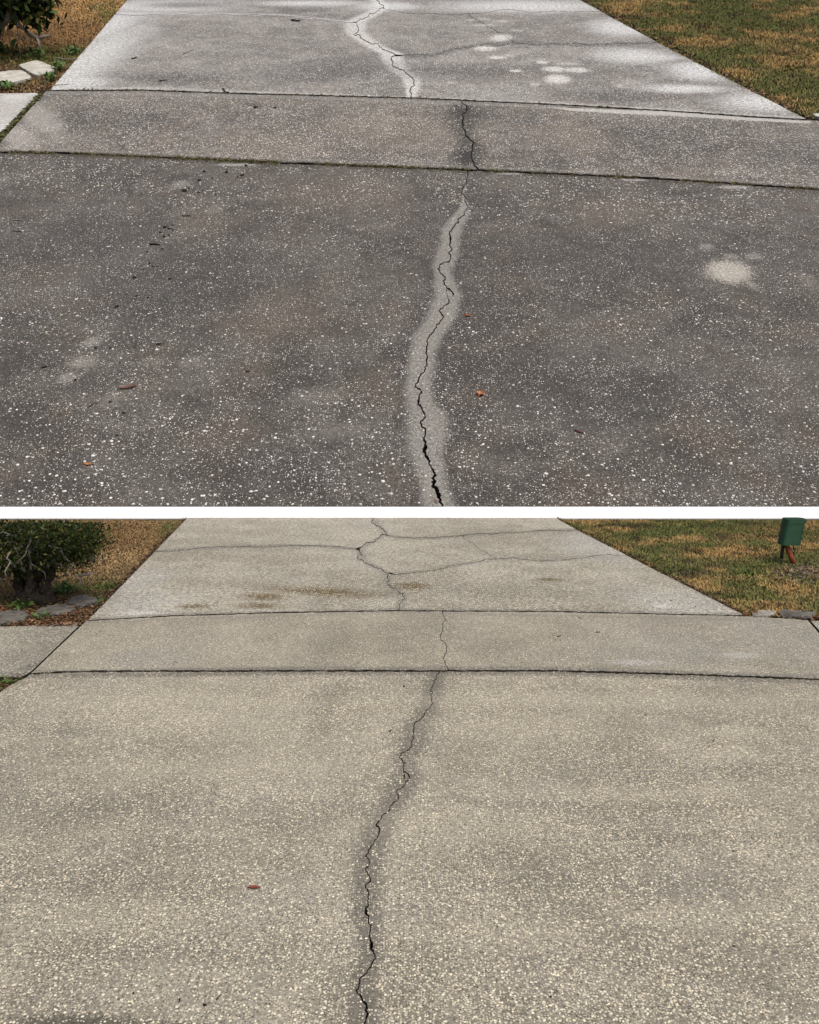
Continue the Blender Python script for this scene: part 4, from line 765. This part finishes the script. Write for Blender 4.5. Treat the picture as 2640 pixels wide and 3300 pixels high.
# ---- shrubs
def foliage(name, par, centres, n, lsz, spread, cols, clip=None):
    idx = RNG.integers(0, len(centres), n); C = np.asarray(centres)[idx]; p = C + RNG.normal(0, 1, (n, 3)) * spread
    if clip is not None: ok = clip(p); p = p[ok]; n = len(p)
    s = lsz * RNG.uniform(.6, 1.2, n); d = RNG.normal(0, 1, (n, 3)); d[:, 2] -= .3; d /= np.linalg.norm(d, axis=1)[:, None]
    e = np.cross(d, RNG.normal(0, 1, (n, 3))); e /= np.linalg.norm(e, axis=1)[:, None]; nn = np.cross(d, e)
    V = np.stack([p, p + d * s[:, None] * .5 + e * s[:, None] * .2 + nn * s[:, None] * .05, p + d * s[:, None], p + d * s[:, None] * .5 - e * s[:, None] * .2 + nn * s[:, None] * .05], 1)
    c = np.asarray(cols)[RNG.integers(0, len(cols), n)] * RNG.uniform(.6, 1.3, (n, 1)); f = np.array([(0, 1, 2), (0, 2, 3)])
    base = np.array(par.location); V = V - base
    o = mobj(name, npmesh(name, V.reshape(-1, 3), (f[None] + (np.arange(n) * 4)[:, None, None]).reshape(-1, 3), 3, np.repeat(c, 4, 0)), m_leafy, par); return o
def at(x, y, t): return CAM + ray(x, y) * t
def depth(p): return (p - CAM).dot(FWD)
LEAFC = [(.014, .026, .007), (.022, .036, .009), (.036, .052, .013), (.010, .015, .006), (.085, .085, .022)]
b0 = wL(105, 1942, -.01); t0 = depth(b0); sh = tag(empty('shrub', b0), 'dark evergreen shrub with a thick gnarled trunk in golden grass beside the clean drive', 'shrub')
rd = random.Random(5); px = t0 / F
tv = []
for xb, xm, xt, dt in ((72, 60, 40, .03), (95, 104, 82, -.03), (118, 108, 128, .05), (140, 150, 168, -.02), (106, 84, 118, .09)):
    tv.append(tube(crooked(at(xb, 1950, t0 + dt) - b0, at(xm, 1885, t0 + dt) - b0, 4, .12) + crooked(at(xm, 1885, t0 + dt) - b0, at(xt, 1790, t0 + dt) - b0, 5, .1)[1:], [.034, .031, .035, .029, .033, .026, .029, .023, .024, .018], 9))
for x, y in ((60, 1835), (85, 1815), (125, 1810), (150, 1828), (168, 1835), (100, 1800)):
    tv.append(tube(crooked(at(x * .35 + 110 * .65, 1858, t0) - b0, at(x + rd.uniform(-60, 60), rd.uniform(1690, 1740), t0 + rd.uniform(-.3, .3)) - b0, 5, .06), [.05, .042, .034, .026, .018, .012], 7))
for x, y in ((50, 1945), (150, 1948), (180, 1940)): tv.append(tube(crooked(at(108, 1915, t0) - b0, at(x, y, t0 - .02) - b0, 3, .05), [.06, .05, .035, .02], 7))
mobj('trunk', pydata('trunk', *join(*tv), True), m_bark, sh)
tw = []
for i in range(34):
    a = at(rd.uniform(-40, 260), rd.uniform(1690, 1790), t0 + rd.uniform(-.25, .25)); b = a + Vector((rd.uniform(-.12, .16), rd.uniform(-.1, .1), rd.uniform(-.22, .02)))
    tw.append(tube([p - b0 for p in crooked(a, b, 4, .12)], [.006, .005, .005, .004, .003], 4))
for pts in ([(150, 1830), (190, 1790), (245, 1755), (270, 1720)], [(175, 1815), (225, 1830), (255, 1855), (262, 1885)], [(255, 1855), (285, 1850), (300, 1846)], [(240, 1690), (258, 1725), (268, 1775)], [(205, 1680), (225, 1705), (255, 1712)], [(50, 1828), (20, 1800), (-10, 1795)], [(80, 1845), (60, 1790), (45, 1760)], [(100, 1835), (95, 1790), (100, 1760)]):
    W = [at(x, y, t0 - .12) - b0 for x, y in pts]; tw.append(tube(W, [.008 * (1 - .15 * i) for i in range(len(W))], 5))
mobj('branch', pydata('branch', *join(*tw), True), m_twig, sh)
cl = [at(rd.uniform(-190, 270), 1668 + 112 * rd.random() ** 1.5, t0 + rd.uniform(-.35, .45)) for _ in range(62)] + [at(x, y, t0 - .1) for x, y in ((300, 1690), (310, 1725), (285, 1745), (40, 1790), (120, 1780), (10, 1770), (-20, 1810), (190, 1785), (215, 1770), (25, 1830), (-60, 1830), (160, 1800), (85, 1805), (240, 1765), (262, 1760))]
ztop = at(CX, 1671, t0 + .75).z
def clipL(p):                                              # a flat, sheared top and no leaves over the kerb behind
    d = (p - np.array(CAM)); dd = d @ np.array(FWD); y = CY - F * (d @ np.array(UP)) / dd
    return y > 1683 + 0 * y
foliage('crown', sh, cl, 21000, .027, .05, LEAFC, clipL)

b1 = wU(-70, 176, -.02); t1 = depth(b1); s2 = tag(empty('shrub', b1), 'large leafy shrub on the slope with bare drooping grey branches over golden grass', 'shrub')
tv = [tube([at(x, y, t1) - b1 for x, y in ((-70, 182), (-62, 140), (-30, 80), (0, 30), (30, -40))], [.55, .42, .30, .24, .18], 10)]
for pts in ([(5, 60), (35, 20), (60, -20)], [(-20, 90), (20, 55), (40, 20), (30, -20)], [(-60, 100), (-90, 20), (-110, -60)], [(0, 30), (60, -50), (120, -90)]):
    tv.append(tube([at(x, y, t1 - .2) - b1 for x, y in pts], [.16 * (1 - .2 * i) for i in range(len(pts))], 7))
mobj('trunk', pydata('trunk', *join(*tv), True), m_bark, s2)
tw = []
for pts, r in (([(36, 12), (42, 45), (62, 82), (95, 108), (122, 124)], .1), ([(122, 124), (142, 117), (165, 112)], .06), ([(122, 124), (124, 140), (132, 158)], .06), ([(0, 90), (25, 65), (30, 35), (32, 0)], .13), ([(50, 30), (56, 80), (62, 140), (66, 190)], .02), ([(68, 40), (80, 100), (98, 182)], .02), ([(20, 60), (30, 110), (36, 150)], .02), ([(120, -10), (130, 20), (138, 30)], .05)):
    tw.append(tube([at(x, y, t1 - .6) - b1 for x, y in pts], [r * (1 - .85 * (i / (len(pts) - 1)) ** 1.3) if r != .1 else r * (1 - .12 * i) for i in range(len(pts))], 6))
mobj('branch', pydata('branch', *join(*tw), True), m_twig, s2)
cl = [at(rd.uniform(-260, 150), -130 + 150 * rd.random(), t1 + rd.uniform(-2, 2)) for _ in range(60)] + [at(x, y, t1 - .5) for x, y in ((110, 45), (95, 25), (75, 10), (20, 15), (140, 8), (50, 0), (8, 5), (120, 20))]
foliage('crown', s2, cl, 5200, .30, .17, LEAFC + [(.06, .10, .028)])

# ---- green marker post
q = wL(2556, 1816, -.01); tq = depth(q); post = tag(empty('marker_post', q), 'short leaning green sleeve post on a red stake standing in the turf', 'post')
m_gr = simple('green_plastic', (.003, .030, .010), (.007, .052, .018), 18, .6, spec=.4); m_red = simple('red_stake', (.20, .045, .02), (.32, .08, .035), 30, .7)
def P_(x, y, dd=0): return at(x, y, tq + dd) - q
def taper(lo, hi, hd, nm, mat, par):             # four-sided sleeve with rounded corners; lo/hi = (x left, x right, y)
    V, Fc = [], []; m = 16
    for (xa, xb, y) in (lo, ((lo[0] * .35 + hi[0] * .65), (lo[1] * .35 + hi[1] * .65), lo[2] * .35 + hi[2] * .65), hi):
        c = P_((xa + xb) / 2, y); hw = (xb - xa) / 2 * tq / F
        for i in range(m):
            a = 2 * math.pi * i / m; ca, sa = math.cos(a), math.sin(a); e = .45
            V.append(c + Vector((hw * math.copysign(abs(ca) ** e, ca), hd * math.copysign(abs(sa) ** e, sa), 0)))
    for r_ in range(2):
        for i in range(m): Fc.append((r_ * m + i, r_ * m + (i + 1) % m, (r_ + 1) * m + (i + 1) % m, (r_ + 1) * m + i))
    Fc += [tuple(range(m))[::-1], tuple(range(2 * m, 3 * m))]
    return mobj(nm, pydata(nm, V, Fc), mat, par)
slv = taper((2511, 2573, 1754), (2526, 2588, 1684), .055, 'sleeve', m_gr, post)
taper((2525, 2590, 1684.5), (2528.5, 2593.5, 1671), .0575, 'cap', m_gr, post)
v, f = tube([P_(2558, 1817), P_(2548, 1790), P_(2534, 1752), P_(2534, 1700)], [.017, .019, .018, .015], 8); mobj('stake', pydata('stake', v, f, True), m_red, post)
v, f = tube([P_(2519, 1800), P_(2523, 1770), P_(2526, 1740)], [.013, .013, .013], 8); mobj('anchor', pydata('anchor', v, f, True), m_crumb, post)
v, f = tube([P_(2556, 1800), P_(2560, 1775), P_(2555, 1745)], [.004] * 3, 5); mobj('wire', pydata('wire', v, f, True), m_crumb, post)
bits('mulch', False, [(2600 + RNG.normal(0, 45), 1845 + RNG.normal(0, 14)) for _ in range(1500)], .014, [(.20, .15, .11), (.12, .085, .06), (.30, .25, .19), (.05, .035, .025)], 'grey brown bark mulch on the ground beside the green post', (-.01, .008))
